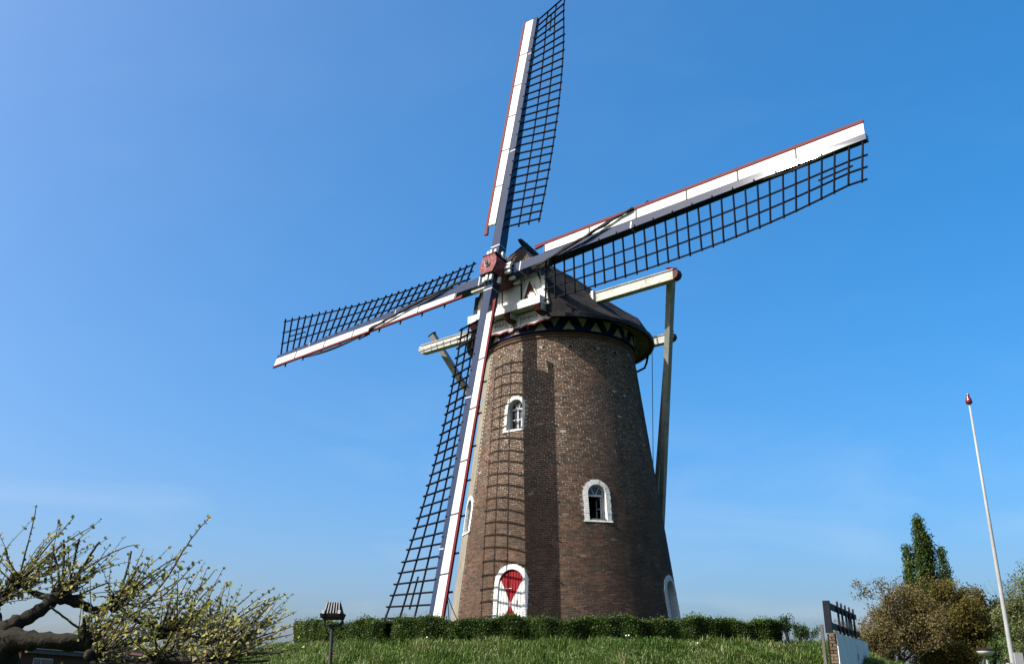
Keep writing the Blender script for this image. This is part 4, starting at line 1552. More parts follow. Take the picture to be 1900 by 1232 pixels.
def hedge_segment(i0, i1, dens, label, top_off=0.0, width=0.55):
    """leafy clipped hedge along HP[i0:i1]"""
    pth = HP[i0:i1]
    seg = np.linalg.norm(np.diff(pth, axis=0), axis=1)
    cum = np.concatenate([[0], np.cumsum(seg)])
    Ltot = cum[-1]
    mid = pth[len(pth) // 2]
    root = thing('hedge', (mid[0], mid[1], float(mound_z(mid[0], mid[1]))), label, 'hedge', 'clipped hedges round the mound')
    n = int(dens * Ltot)
    u_ = rng.random(n) * Ltot
    px = np.interp(u_, cum, pth[:, 0])
    py = np.interp(u_, cum, pth[:, 1])
    idx = np.clip(np.searchsorted(cum, u_) - 1, 0, len(pth) - 2)
    dv = (pth[idx + 1] - pth[idx]) / seg[idx][:, None]
    nx, ny = -dv[:, 1], dv[:, 0]               # inwards
    s_ = rng.random(n)
    gz = mound_z(px, py) - 0.05
    hgt = 0.64 + top_off + 0.05 * np.sin(u_ * 2.3) + 0.04 * np.sin(u_ * 5.9 + 1) + 0.12 * (py > 31)
    # most leaves on the shell: front, top, back
    face = rng.random(n)
    across = np.where(face < 0.5, -width / 2 + np.abs(rng.normal(0, 0.06, n)), np.where(face < 0.88, (rng.random(n) - 0.5) * width, width / 2 - np.abs(rng.normal(0, 0.06, n))))
    zz_ = np.where((face >= 0.5) & (face < 0.88), 1.0 + rng.normal(0, 0.05, n), s_ ** 0.8)
    bulge = 0.06 * np.sin(u_ * 3.1 + zz_ * 4) + 0.05 * np.sin(u_ * 7.7)
    across = across + bulge * np.sign(across)
    sprig = rng.random(n) < 0.05
    zz_ = np.where(sprig & (zz_ > 0.9), zz_ + rng.random(n) * 0.22, zz_)
    c = np.stack([px + nx * across, py + ny * across, gz + zz_ * hgt], 1)
    leaf_cloud('foliage', c, 0.034, 0.062, HEDGE, root, up_bias=0.5)
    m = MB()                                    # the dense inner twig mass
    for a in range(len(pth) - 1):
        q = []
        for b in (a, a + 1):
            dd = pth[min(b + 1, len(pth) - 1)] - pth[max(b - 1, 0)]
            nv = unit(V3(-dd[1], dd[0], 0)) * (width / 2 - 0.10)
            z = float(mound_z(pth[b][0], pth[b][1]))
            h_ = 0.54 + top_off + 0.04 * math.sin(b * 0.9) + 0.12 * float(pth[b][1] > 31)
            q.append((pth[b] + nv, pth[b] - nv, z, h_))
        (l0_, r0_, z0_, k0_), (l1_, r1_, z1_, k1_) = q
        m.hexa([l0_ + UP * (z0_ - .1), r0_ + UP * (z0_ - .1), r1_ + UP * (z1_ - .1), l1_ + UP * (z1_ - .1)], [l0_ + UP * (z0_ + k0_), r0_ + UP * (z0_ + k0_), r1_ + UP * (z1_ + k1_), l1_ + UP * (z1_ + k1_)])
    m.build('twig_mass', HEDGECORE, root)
    m = MB()
    for t in np.arange(0.12, Ltot, 0.28):
        x, y = np.interp(t, cum, pth[:, 0]), np.interp(t, cum, pth[:, 1])
        z = float(mound_z(x, y))
        m.tube([(x, y, z - 0.1), (x + random.uniform(-.05, .05), y + random.uniform(-.05, .05), z + 0.3), (x + random.uniform(-.12, .12), y + random.uniform(-.12, .12), z + 0.55)], [0.018, 0.014, 0.006], 5)
    m.build('stems', BARKD, root)
    return root


def leaf_cloud(name, c, smin, smax, mat, parent, up_bias=0.3, aspect=0.55):
    n = len(c)
    d1 = rng.normal(0, 1, (n, 3)) + np.array([0, 0, up_bias])
    d1 /= np.linalg.norm(d1, axis=1)[:, None]
    d2 = np.cross(d1, rng.normal(0, 1, (n, 3)))
    d2 /= np.linalg.norm(d2, axis=1)[:, None]
    s = rng.uniform(smin, smax, (n, 1))
    nn = np.cross(d1, d2)
    fold = s * 0.14
    v = np.stack([c, c + d1 * s * 0.55 + d2 * s * aspect * 0.5 + nn * fold, c + d1 * s, c + d1 * s * 0.55 - d2 * s * aspect * 0.5 + nn * fold], 1).reshape(-1, 3)
    o_ = np_mesh(name, v, 4, [(0, 1, 2), (0, 2, 3)], mat, parent)
    o_['kind'] = 'stuff'
    return o_


iL = int(np.argmin(np.abs(HP[:, 0] + 3.35) + 100 * (HP[:, 1] > 30)))
iR = int(np.argmin(np.abs(HP[:, 0] - 7.75) + 100 * (HP[:, 1] > 31)))
hedge_segment(50, iL - 1, 9000, 'shorter clipped green hedge to the left of the gap on the grassy mound', 0.0)
hedge_segment(iL + 1, iR + 1, 9000, 'long clipped green hedge running along the foot of the brick tower', 0.02)
for k, (i, h_, sp_, lab) in enumerate(((iR + 9, 0.75, 0.34, 'ragged leafy shrub touching the right end of the long hedge'),
                                       (iR + 26, 0.62, 0.30, 'thin upright shrub with sky showing through it, middle of three past the hedge'),
                                       (iR + 40, 0.52, 0.42, 'low loose shrub nearest the white wall and black railing'))):
    x, y = HP[i][0], HP[i][1]
    z = float(mound_z(x, y))
    root = thing('shrub', (x, y, z), lab, 'shrub', 'loose shrubs beside the hedge')
    m = MB()
    cs = []
    for j in range(11):
        a, b = rng.uniform(0, 6.28), rng.uniform(0.25, 1.0)
        tipv = V3(x + math.cos(a) * sp_ * b, y + math.sin(a) * sp_ * b, z + h_ * rng.uniform(0.7, 1.1))
        mid = V3(x + math.cos(a) * sp_ * b * 0.4, y + math.sin(a) * sp_ * b * 0.4, z + h_ * 0.45)
        m.tube([(x, y, z - 0.1), mid, tipv], [0.014, 0.009, 0.004], 5)
        for f in np.linspace(0.25, 1.05, 34):
            p = mid * (1 - f) + tipv * f
            cs += [p + rng.normal(0, 0.045, 3) for _ in range(3)]
    m.build('stems', BARKD, root)
    leaf_cloud('foliage', np.array(cs), 0.035, 0.065, SHRUB, root, 0.6)

# ------------------------------------------------------------------ long grass on the mound
n = 150000
q = rng.random(n) ** 0.8 * 0.42 + 0.955
t = rng.uniform(math.radians(165), math.radians(375), n)
gx, gy = MC[0] + MRX * q * np.cos(t), MC[1] + MRY * q * np.sin(t)
ok = (gy < 36.5)
gx, gy = gx[ok], gy[ok]
n = len(gx)
gz = mound_z(gx, gy) - 0.02
clump = 0.5 + 0.5 * np.sin(gx * 3.3 + 1.1 * np.sin(gy * 2.9)) * np.sin(gy * 3.7 + gx * 0.7)
hgt = (0.07 + 0.19 * rng.random(n) ** 1.8) * (0.45 + 1.0 * clump)
yaw = rng.uniform(0, 2 * math.pi, n)
lean = rng.uniform(0.3, 1.5, n)
dx, dy = np.cos(yaw), np.sin(yaw)
wd = rng.uniform(0.006, 0.012, n)
side = np.stack([-dy, dx, np.zeros(n)], 1) * wd[:, None]
b0 = np.stack([gx, gy, gz], 1)
b1 = b0 + np.stack([dx * lean * hgt * 0.3, dy * lean * hgt * 0.3, hgt * 0.6], 1)
b2 = b0 + np.stack([dx * lean * hgt * 0.9, dy * lean * hgt * 0.9, hgt * (1.0 - 0.28 * lean ** 2)], 1)
v = np.stack([b0 - side, b0 + side, b1 + side * 0.8, b1 - side * 0.8, b2], 1).reshape(-1, 3)
o = np_mesh('grass', v, 5, [(0, 1, 2, 3), (3, 2, 4)], BLADE)
tag(o, kind='stuff')
n = 9000                                        # broad leaved weeds in loose patches between the grass
pc = rng.random((26, 2)) * np.array([math.radians(200), 0.30]) + np.array([math.radians(170), 0.97])
k_ = rng.integers(0, 26, n)
t, q = pc[k_, 0] + rng.normal(0, 0.035, n), pc[k_, 1] + rng.normal(0, 0.02, n)
wx, wy = MC[0] + MRX * q * np.cos(t), MC[1] + MRY * q * np.sin(t)
o = leaf_cloud('weeds', np.stack([wx, wy, mound_z(wx, wy) + rng.random(n) ** 1.5 * 0.16], 1), 0.03, 0.075, FRESH, None, 0.9, 0.6)
for k, (x, y) in enumerate(((3.02, 26.55), (3.10, 26.60), (-2.3, 26.9), (4.9, 26.5))):
    z = float(mound_z(np.array(x), np.array(y)))
    root = thing('dandelion', (x, y, z), ['white seed head, left one of a close pair in the grass', 'white seed head, right one of a close pair in the grass', 'lone white seed head in the grass left of the door', 'lone white seed head in the grass below the right doorway'][k], 'flower', 'white seed heads in the grass')
    m = MB()
    m.tube([(x, y, z - 0.02), (x + 0.01, y, z + 0.15), (x + 0.015, y, z + 0.27)], 0.004, 5)
    m.build('stem', BLADE, root)
    m = MB()
    m.lathe((x + 0.015, y, z + 0.27), [(0.003, -0.02), (0.02, -0.012), (0.026, 0.0), (0.02, 0.014), (0.004, 0.022)], 8)
    m.build('seed_head', PETAL, root)

# ------------------------------------------------------------------ white passage wall with black railing
W0, W1 = V3(8.15, 25.05, 0), V3(10.8, 30.4, 0)
WD = unit(W1 - W0)
WN = V3(WD[1], -WD[0], 0)                     # towards the right, the plastered face
WL = np.linalg.norm(W1 - W0)
wall = thing('passage_wall', tuple(W0), 'white plastered retaining wall with a brick end and an arched opening beside the mound', 'wall')
mb = MB()
arc_c, arc_r = WL * 0.58, 0.75
wp = lambda u_, z_, o_=0.0: W0 + WD * u_ + WN * o_ + UP * z_
top_z, az0 = 2.90, 1.35
outer = [(0, 0), (arc_c - arc_r, 0), (arc_c - arc_r, az0)] + [(arc_c - arc_r * math.cos(math.pi * k / 14), az0 + arc_r * math.sin(math.pi * k / 14)) for k in range(1, 14)] + [(arc_c + arc_r, az0), (arc_c + arc_r, 0), (WL, 0), (WL, top_z), (0, top_z)]
mb.prism([wp(u_, z_) for u_, z_ in outer], -WN * 0.02)
mb.build('plaster_face', RENDERW, wall)
mb = MB()
pa = [(arc_c - arc_r, 0), (arc_c - arc_r, az0)] + [(arc_c - arc_r * math.cos(math.pi * k / 14), az0 + arc_r * math.sin(math.pi * k / 14)) for k in range(1, 14)] + [(arc_c + arc_r, az0), (arc_c + arc_r, 0)]
for a, b in zip(pa[:-1], pa[1:]):
    mb.add([wp(*a, -0.02), wp(*b, -0.02), wp(*b, -2.2), wp(*a, -2.2)], [(0, 1, 2, 3)])
mb.add([wp(*p, -2.2) for p in pa], [tuple(range(len(pa)))])
mb.build('passage_vault', WALLBRICK, wall)
mb = MB()
mb.box(wp(WL / 2 + 0.02, 1.44, -0.125), WD * (WL / 2 - 0.05), WN * 0.10, UP * 1.43)
mb.build('core', MORTAR, wall)
nc = 36
for i in range(nc):                            # brick end, laid alternately stretcher and two headers
    z = 0.04 + (i + 0.5) * 0.079
    if z > 2.88:
        break
    spl = [(0.0, 0.22)] if i % 2 else [(0.0, 0.105), (0.115, 0.22)]
    for a, b in spl:
        m_ = frame_matrix(W0 + WD * (0.035 + random.uniform(-0.008, 0.008)) - WN * ((a + b) / 2 + 0.022) + UP * z, WN * (b - a - 0.012), WD * 0.09, UP * 0.066)
        place('brick', unit_box(WALLBRICK), wall, m_)
mb = MB()
mb.box(wp(arc_c, 2.42, 0.008), WD * 0.09, WN * 0.012, UP * 0.085)
mb.build('shield_plate', GREYM, wall)
post = MB()
post.box(W0 - WD * 0.10 - WN * 0.33 + UP * 2.3, WD * 0.04, WN * 0.035, UP * 0.80)
tag(post.build('wooden_post', GREYWOOD, loc=None), 'grey weathered timber post beside the brick end of the white wall', 'post')
rail = thing('railing', tuple(wp(0.3, top_z, -0.2)), 'black timber railing with round topped bars on the white wall', 'railing')
RO = -0.13
rp = lambda u_, z_, o_=0.0: wp(u_, top_z + z_, RO + o_)
for z_, nme in ((0.66, 'top_rail'), (0.18, 'bottom_rail')):
    mb = MB()
    mb.bar(rp(-0.30, z_), rp(4.75 if z_ > 0.5 else 5.2, z_), 0.09, 0.14, UP)
    mb.build(nme, RAILPAINT, rail)
mb = MB()
mb.box(rp(-0.28, 0.375), WD * 0.08, WN * 0.08, UP * 0.385)
mb.build('end_post', RAILPAINT, rail)
for u_ in (1.05, 1.72, 2.42, 3.18, 3.95):
    mb = MB()
    mb.box(rp(u_, 0.36, 0.07), WD * 0.05, WN * 0.022, UP * 0.42)
    c = rp(u_, 0.78, 0.048)
    mb.prism([c + WD * 0.05 * math.cos(math.pi * j / 8) + UP * 0.06 * math.sin(math.pi * j / 8) for j in range(9)], WN * 0.044)
    mb.build('baluster', RAILPAINT, rail)
mb = MB()
mb.box(rp(3.62, 0.42, 0.0), WD * 0.28, WN * 0.02, UP * 0.24)
mb.build('infill_panel', RAILPAINT, rail)

# ------------------------------------------------------------------ flagpole, street lamp, floodlight, post
fp = thing('flagpole', (8.44, 17.0, 0), 'tall white flagpole with a dark red vase shaped knob on top', 'flagpole')
mb = MB()
mb.tube([(8.44, 17, 0.3), (8.445, 17, 2.0), (8.46, 17, 4.3), (8.47, 17, 6.52)], [0.046, 0.041, 0.029, 0.017], 14)
mb.build('pole', WHITEPOLE, fp, smooth=True)
mb = MB()
mb.lathe((8.47, 17, 6.52), [(0.03, 0.0), (0.055, 0.012), (0.062, 0.05), (0.05, 0.10), (0.03, 0.145), (0.026, 0.17), (0.036, 0.185)], 16)
mb.build('knob', GLOSSRED, fp, smooth=True)
mb = MB()
mb.box((8.53, 16.98, 1.08), (0.07, 0, 0), (0, 0.05, 0), (0, 0, 1.08))
mb.box((8.37, 16.98, 1.0), (0.03, 0, 0), (0, 0.05, 0), (0, 0, 1.0))
mb.build('hinge_post', WHITEPOLE, fp)

sl = thing('street_lamp', (19.0, 40.3, 0), 'street lamp with a flat disc shade and pale bowl in front of the brown trees', 'street lamp')
mb = MB()
mb.tube([(19.0, 40.3, 0), (19.0, 40.3, 2.85)], [0.06, 0.04], 10)
mb.build('pole', GREYM, sl, smooth=True)
mb = MB()
mb.lathe((19.0, 40.3, 2.80), [(0.10, 0), (0.24, 0.05), (0.33, 0.16), (0.34, 0.20)], 20)
mb.build('bowl', LAMPWHITE, sl, smooth=True)
mb = MB()
mb.lathe((19.0, 40.3, 3.0), [(0.35, 0.0), (0.34, 0.03), (0.26, 0.08), (0.10, 0.11)], 20)
mb.build('shade', IRON, sl, smooth=True)

FX, FY = -3.07, 17.0
fl = thing('floodlight', (FX, FY, 0), 'black floodlight with cooling fins on a slim dark pole in front of the mound', 'floodlight')
mb = MB()
mb.tube([(FX, FY, 0), (FX, FY, 2.56)], [0.036, 0.032], 10)
mb.build('pole', IRON, fl, smooth=True)
mb = MB()
for a, b in (((-0.13, 2.60), (0.15, 2.60)), ((-0.13, 2.60), (-0.13, 2.71)), ((0.15, 2.60), (0.19, 2.78))):
    mb.bar((FX + a[0], FY, a[1]), (FX + b[0], FY, b[1]), 0.035, 0.02, (0, 1, 0))
mb.bar((FX, FY, 2.55), (FX, FY, 2.605), 0.06, 0.06, (0, 1, 0))
mb.build('bracket', IRON, fl)
mb = MB()
bz = 2.765
fr = lambda x, y, z: V3(FX + x, FY + y, bz + z)
mb.hexa([fr(-0.19, -0.13, -0.04), fr(0.19, -0.13, -0.04), fr(0.17, 0.14, -0.07), fr(-0.17, 0.14, -0.07)], [fr(-0.205, -0.15, 0.03), fr(0.205, -0.15, 0.03), fr(0.205, 0.16, 0.03), fr(-0.205, 0.16, 0.03)])
mb.build('rim', IRON, fl, bevel=0.012)
mb = MB()
mb.hexa([fr(-0.14, -0.11, 0.03), fr(0.15, -0.11, 0.03), fr(0.17, 0.13, 0.03), fr(-0.16, 0.13, 0.03)], [fr(-0.11, 0.0, 0.22), fr(0.10, 0.0, 0.22), fr(0.11, 0.10, 0.22), fr(-0.11, 0.10, 0.22)])
mb.build('housing', IRON, fl, bevel=0.01)
for i in range(6):
    x = -0.125 + 0.05 * i
    mb = MB()
    mb.hexa([fr(x - 0.008, -0.15, 0.03), fr(x + 0.008, -0.15, 0.03), fr(x + 0.008, -0.11, 0.03), fr(x - 0.008, -0.11, 0.03)], [fr(x * 0.8 - 0.008, -0.035, 0.235), fr(x * 0.8 + 0.008, -0.035, 0.235), fr(x * 0.8 + 0.008, 0.0, 0.222), fr(x * 0.8 - 0.008, 0.0, 0.222)])
    mb.build('cooling_fin', GREYM, fl)
for x in (-0.14, 0.13):
    mb = MB()
    mb.box(fr(x, -0.155, 0.05), (0.022, 0, 0), (0, 0.02, 0), (0, 0.012, 0.03))
    mb.box(fr(x * 0.82, -0.01, 0.235), (0.016, 0, 0), (0, 0.02, 0), (0, 0, 0.012))
    mb.build('clip', WHITEPOLE, fl)

mb = MB()
mb.tube([(-11.2, 40, 0), (-11.2, 40, 3.85)], [0.07, 0.06], 10)
tag(mb.build('metal_post', GREYM), 'slim grey metal post standing behind the bare twigs', 'post')


# ------------------------------------------------------------------ houses far left
def house(name, x0, x1, y0, y1, ez, rz, wall_m, roof_m, label, windows, axis='y'):
    h = thing(name, ((x0 + x1) / 2, (y0 + y1) / 2, 0), label, 'house')
    m = MB()
    xm = (x0 + x1) / 2
    ym = (y0 + y1) / 2
    if axis == 'y':
        prof = [(x0, 0), (x1, 0), (x1, ez), (xm, rz), (x0, ez)]
        m.prism([(x, y0, z) for x, z in prof], (0, y1 - y0, 0))
    else:
        prof = [(y0, 0), (y1, 0), (y1, ez), (ym, rz), (y0, ez)]
        m.prism([(x0, y, z) for y, z in prof], (x1 - x0, 0, 0))
    m.build('wall', wall_m, h)
    rows_ = 12
    for sg in (-1, 1):
        m = MB()
        for k in range(rows_):
            f0, f1 = k / rows_, (k + 1.15) / rows_
            if axis == 'y':
                e_ = x0 - 0.35 if sg < 0 else x1 + 0.35
                ez_ = ez - 0.25
                a = lambda f, y, o_: (e_ + (xm - e_) * f, y, ez_ + (rz + 0.06 - ez_) * f + o_)
                m.hexa([a(f0, y0 - 0.2, 0), a(f0, y1 + 0.2, 0), a(f1, y1 + 0.2, 0), a(f1, y0 - 0.2, 0)], [a(f0, y0 - 0.2, 0.10), a(f0, y1 + 0.2, 0.10), a(f1, y1 + 0.2, 0.05), a(f1, y0 - 0.2, 0.05)])
            else:
                e_ = y0 - 0.35 if sg < 0 else y1 + 0.35
                ez_ = ez - 0.25
                a = lambda f, x, o_: (x, e_ + (ym - e_) * f, ez_ + (rz + 0.06 - ez_) * f + o_)
                m.hexa([a(f0, x0 - 0.2, 0), a(f0, x1 + 0.2, 0), a(f1, x1 + 0.2, 0), a(f1, x0 - 0.2, 0)], [a(f0, x0 - 0.2, 0.10), a(f0, x1 + 0.2, 0.10), a(f1, x1 + 0.2, 0.05), a(f1, x0 - 0.2, 0.05)])
        m.build('roof', roof_m, h)
    if axis == 'y':
        m = MB()
        m.aabox(x1 + 0.30, x1 + 0.46, y0 - 0.2, y1 + 0.2, ez - 0.42, ez - 0.26)
        m.build('gutter', GREYWOOD, h)
    for (yy, zz_, ww, hh) in windows:
        wn_ = part_empty('window', h)
        m = MB()
        for a, b, c, d_ in ((yy, yy + 0.07, zz_, zz_ + hh), (yy + ww - 0.07, yy + ww, zz_, zz_ + hh), (yy + 0.07, yy + ww - 0.07, zz_, zz_ + 0.07), (yy + 0.07, yy + ww - 0.07, zz_ + hh - 0.07, zz_ + hh), (yy + ww * 0.36, yy + ww * 0.36 + 0.06, zz_ + 0.07, zz_ + hh - 0.07)):
            m.aabox(x1 - 0.01, x1 + 0.05, a, b, c, d_)
        m.aabox(x1 - 0.01, x1 + 0.045, yy + 0.07, yy + ww * 0.36, zz_ + hh * 0.55, zz_ + hh * 0.55 + 0.06)
        m.build('frame', WHITE, wn_)
        m = MB()
        m.aabox(x1 - 0.02, x1 + 0.02, yy + 0.05, yy + ww - 0.05, zz_ + 0.05, zz_ + hh - 0.05)
        m.build('pane', GLASS, wn_)
    return h


house('brick_house', -37.5, -29.3, 60.0, 96.0, 4.0, 4.85, HOUSEBRICK, TILE, 'low brown brick house with a white framed window seen under the tree branches', [(61.6, 1.8, 2.6, 1.55), (70.0, 1.8, 2.6, 1.55), (80.0, 1.8, 2.6, 1.55)])
house('tiled_house', -27.5, -20.9, 86.0, 94.0, 3.7, 4.7, HOUSEBRICK, TILERED, 'low house with a reddish tiled roof beside the left foot of the mound', [], axis='x')


# ------------------------------------------------------------------ background trees
def tree(name, base, h, crown, label, leaf, n_leaf, size, trunk_r=0.25, group=None, bare=False, seed=1, spread=0.9, up=0.35, clear=0.22, levels=3, bark=None, lfade=1.0):
    """recursive branching tree; crown = (rx, ry, rz, cz) ellipsoid the leaves keep to"""
    rg = np.random.default_rng(seed)
    root = thing(name, base, label, 'tree', group)
    base = V3(*base)
    m = MB()
    m.tube([base - UP * 0.2, base + UP * h * clear * 0.6, base + UP * h * clear + V3(rg.normal(0, .1), rg.normal(0, .1), 0), base + UP * h * 0.55], [trunk_r * 1.25, trunk_r, trunk_r * 0.85, trunk_r * 0.35], 10)
    m.build('trunk', bark or BARKD, root, smooth=True)
    rx, ry, rz_, cz = crown
    ends = []
    m = MB()

    def grow(p, d_, length, r_, lev):
        pts, rad_ = [p], [r_]
        q = p
        dd = d_
        for i in range(4):
            dd = unit(dd + rg.normal(0, 0.16, 3) + UP * 0.06)
            qn = q + dd * length / 4
            rel = (qn - base - UP * cz) / np.array([rx, ry, rz_])
            if i > 0 and (rel ** 2).sum() > 1.0 + 0.18 * rg.random():
                break
            q = qn
            pts.append(q)
            rad_.append(r_ * (1 - 0.72 * (i + 1) / 4))
            ends.append((q, lev))
        m.tube(pts, rad_, 5 if lev > 0 else 7, cap=False)
        if lev < levels:
            for i in range(4 if lev < 2 else 3):
                j = rg.integers(1, len(pts)) if len(pts) > 1 else 0
                axis = unit(rg.normal(0, 1, 3))
                nd = unit(dd * 0.75 + axis * spread * 0.75 + UP * up * 0.4)
                grow(pts[j], nd, length * rg.uniform(0.5, 0.72), max(rad_[j] * 0.6, 0.008), lev + 1)
    nlimb = 9
    for i in range(nlimb):
        a = 6.283 * i / nlimb + rg.uniform(-.3, .3)
        z0 = clear + (0.55 - clear) * rg.random()
        dv = unit(V3(math.cos(a) * spread, math.sin(a) * spread, rg.uniform(0.25, 1.1)))
        grow(base + UP * h * z0, dv, h * rg.uniform(0.26, 0.36), trunk_r * 0.42, 0)
    if spread > 0.5:
        grow(base + UP * h * 0.5, UP, h * 0.36, trunk_r * 0.4, 0)
    m.build('branches', bark or BARKD, root)
    if n_leaf:
        pe = np.array([e[0] for e in ends if e[1] >= 1])
        k = rg.integers(0, len(pe), n_leaf)
        c = pe[k] + rg.normal(0, 0.20 * spread ** 0.5, (n_leaf, 3)) * np.array([1, 1, 0.8])
        rel = (c - (base + UP * cz)) / np.array([rx, ry, rz_])
        c = c[(rel ** 2).sum(1) < rg.uniform(0.8, 1.25, len(c))]
        leaf_cloud('crown', c, size * 0.7, size * 1.3, leaf, root, 0.1, 0.7)
    return root


tree('bronze_tree', (23.5, 61.0, 0), 8.2, (4.2, 3.8, 3.9, 4.3), 'airy tree with bronze spring leaves just right of the black railing', MAPLE, 30000, 0.12, 0.20, 'brown leaved trees on the right', seed=11, clear=0.14)
tree('olive_tree', (26.9, 62.0, 0), 8.2, (4.3, 3.9, 4.0, 4.0), 'dense broad tree turning from olive to reddish bronze in front of the poplar', BEECH, 60000, 0.13, 0.26, 'brown leaved trees on the right', seed=22, clear=0.12)
pop = thing('poplar_tree', (33.0, 78.0, 0), 'tall narrow dark green poplar rising above the brown trees', 'tree')
mb = MB()
mb.tube([(33.0, 78, -0.2), (33.0, 78, 3), (33.1, 78, 8), (33.0, 78, 13)], [0.32, 0.25, 0.15, 0.04], 8)
mb.build('trunk', BARKD, pop, smooth=True)
mb = MB()
cs = []
for dx_, dy_, rr3, zt3, z03, nn3 in ((0.0, 0.0, 1.25, 14.4, 1.5, 130), (-1.15, 0.2, 0.72, 12.2, 1.5, 55), (1.45, -0.1, 0.80, 12.0, 1.5, 60), (0.75, 0.6, 0.85, 13.1, 2.0, 60), (-0.45, -0.7, 0.8, 11.2, 1.5, 50)):
    for k in range(nn3):                        # upswept sprays packed round each leader
        t = rng.random() ** 0.85
        z = z03 + (zt3 - z03) * t
        rad3 = rr3 * (1 - t ** 2.6) ** 0.7 * (0.62 + 0.38 * min(1, t * 3))
        a = rng.uniform(0, 6.283)
        q = math.sqrt(rng.uniform(0.25, 1.0)) * rad3
        c0 = V3(33.0 + dx_ + math.cos(a) * q * 0.35, 78 + dy_ + math.sin(a) * q * 0.35, z - 0.8)
        c1 = V3(33.0 + dx_ + math.cos(a) * q, 78 + dy_ + math.sin(a) * q, min(z + 0.5, zt3))
        mb.tube([c0, (c0 + c1) / 2 + V3(0, 0, -0.05), c1], [0.025, 0.016, 0.006], 4, cap=False)
        f = rng.random((105, 1))
        cs.append(c0 + (c1 - c0) * (0.25 + 0.8 * f) + rng.normal(0, 0.17, (105, 3)) * np.array([1, 1, 1.3]))
mb.build('branches', BARKD, pop)
leaf_cloud('crown', np.concatenate(cs), 0.11, 0.20, POPLAR, pop, 0.4, 0.8)
tree('willow_tree', (29.9, 56.0, 0), 8.2, (2.6, 3.0, 4.2, 4.2), 'pale green feathery tree at the right edge behind the flagpole', WILLOW, 30000, 0.12, 0.2, seed=8, clear=0.1)
tree('bare_tree', (34.9, 70.0, 0), 9.0, (3.0, 3.0, 4.2, 4.8), 'leafless grey tree behind the flagpole', None, 0, 0.1, 0.14, seed=31, spread=0.6, clear=0.3)
tree('evergreen_tree', (38.4, 80.0, 0), 8.4, (2.8, 2.6, 4.2, 4.2), 'small dark evergreen tree between the olive tree and the flagpole', DARKLEAF, 16000, 0.18, 0.2, seed=41, clear=0.1)
tree('young_tree', (33.6, 66.0, 0), 6.4, (2.8, 2.6, 3.2, 3.1), 'small fresh green tree low down left of the flagpole', FRESH, 16000, 0.13, 0.15, seed=51, clear=0.08)

# ------------------------------------------------------------------ near trained lime tree, lower left
TR = (-4.45, 8.0, 0)
lime = thing('lime_tree', TR, 'pollarded lime tree with knobbly limbs, cut shoots and small yellow green spring leaves', 'tree')

LIMBS = {
    'A': [[-4.133, 8.05, 1.847, 0.21], [-4.058, 8.0, 1.947, 0.17], [-3.854, 7.95, 1.953, 0.12], [-3.618, 7.9, 1.955, 0.085], [-3.385, 7.85, 1.961, 0.058], [-3.339, 7.84, 1.965, 0.05]],
    'B': [[-4.122, 8.05, 1.97, 0.15], [-4.053, 8.05, 2.066, 0.11], [-3.966, 8.1, 2.128, 0.085], [-3.863, 8.15, 2.216, 0.08], [-3.776, 8.2, 2.306, 0.09], [-3.601, 8.25, 2.258, 0.055], [-3.502, 8.3, 2.21, 0.05], [-3.423, 8.35, 2.244, 0.045], [-3.365, 8.4, 2.275, 0.055]],
    'B2': [[-3.809, 8.2, 2.289, 0.06], [-4.037, 8.3, 2.35, 0.035], [-4.144, 8.34, 2.407, 0.03], [-4.203, 8.35, 2.452, 0.05]],
    'C': [[-3.748, 8.0, 1.947, 0.07], [-3.613, 8.3, 1.918, 0.055], [-3.422, 8.6, 1.938, 0.045], [-3.121, 8.9, 2.032, 0.045], [-2.826, 9.2, 2.018, 0.04], [-2.567, 9.4, 1.965, 0.04]],
    'D': [[-3.974, 8.0, 1.545, 0.09], [-3.477, 7.8, 1.631, 0.055], [-3.078, 7.6, 1.714, 0.05], [-2.648, 7.5, 1.788, 0.042], [-2.41, 7.45, 1.779, 0.038], [-2.175, 7.4, 1.767, 0.035]],
    'E': [[-4.177, 8.1, 2.014, 0.12], [-4.301, 8.2, 2.168, 0.09], [-4.322, 8.25, 2.258, 0.08]],
    'F': [[-3.365, 8.4, 2.275, 0.035], [-3.266, 8.6, 2.151, 0.03], [-3.095, 8.8, 2.096, 0.028], [-2.965, 8.85, 2.066, 0.035]],
}
KNUCKLES = [[-3.773, 8.2, 2.341], [-3.366, 8.4, 2.279], [-3.356, 7.85, 1.969], [-3.123, 8.9, 2.051], [-2.802, 9.2, 2.028], [-2.568, 9.4, 1.975], [-4.204, 8.35, 2.457], [-4.323, 8.25, 2.267], [-2.609, 7.5, 1.803], [-2.176, 7.4, 1.778], [-3.135, 7.6, 1.822], [-2.965, 8.85, 2.071]]
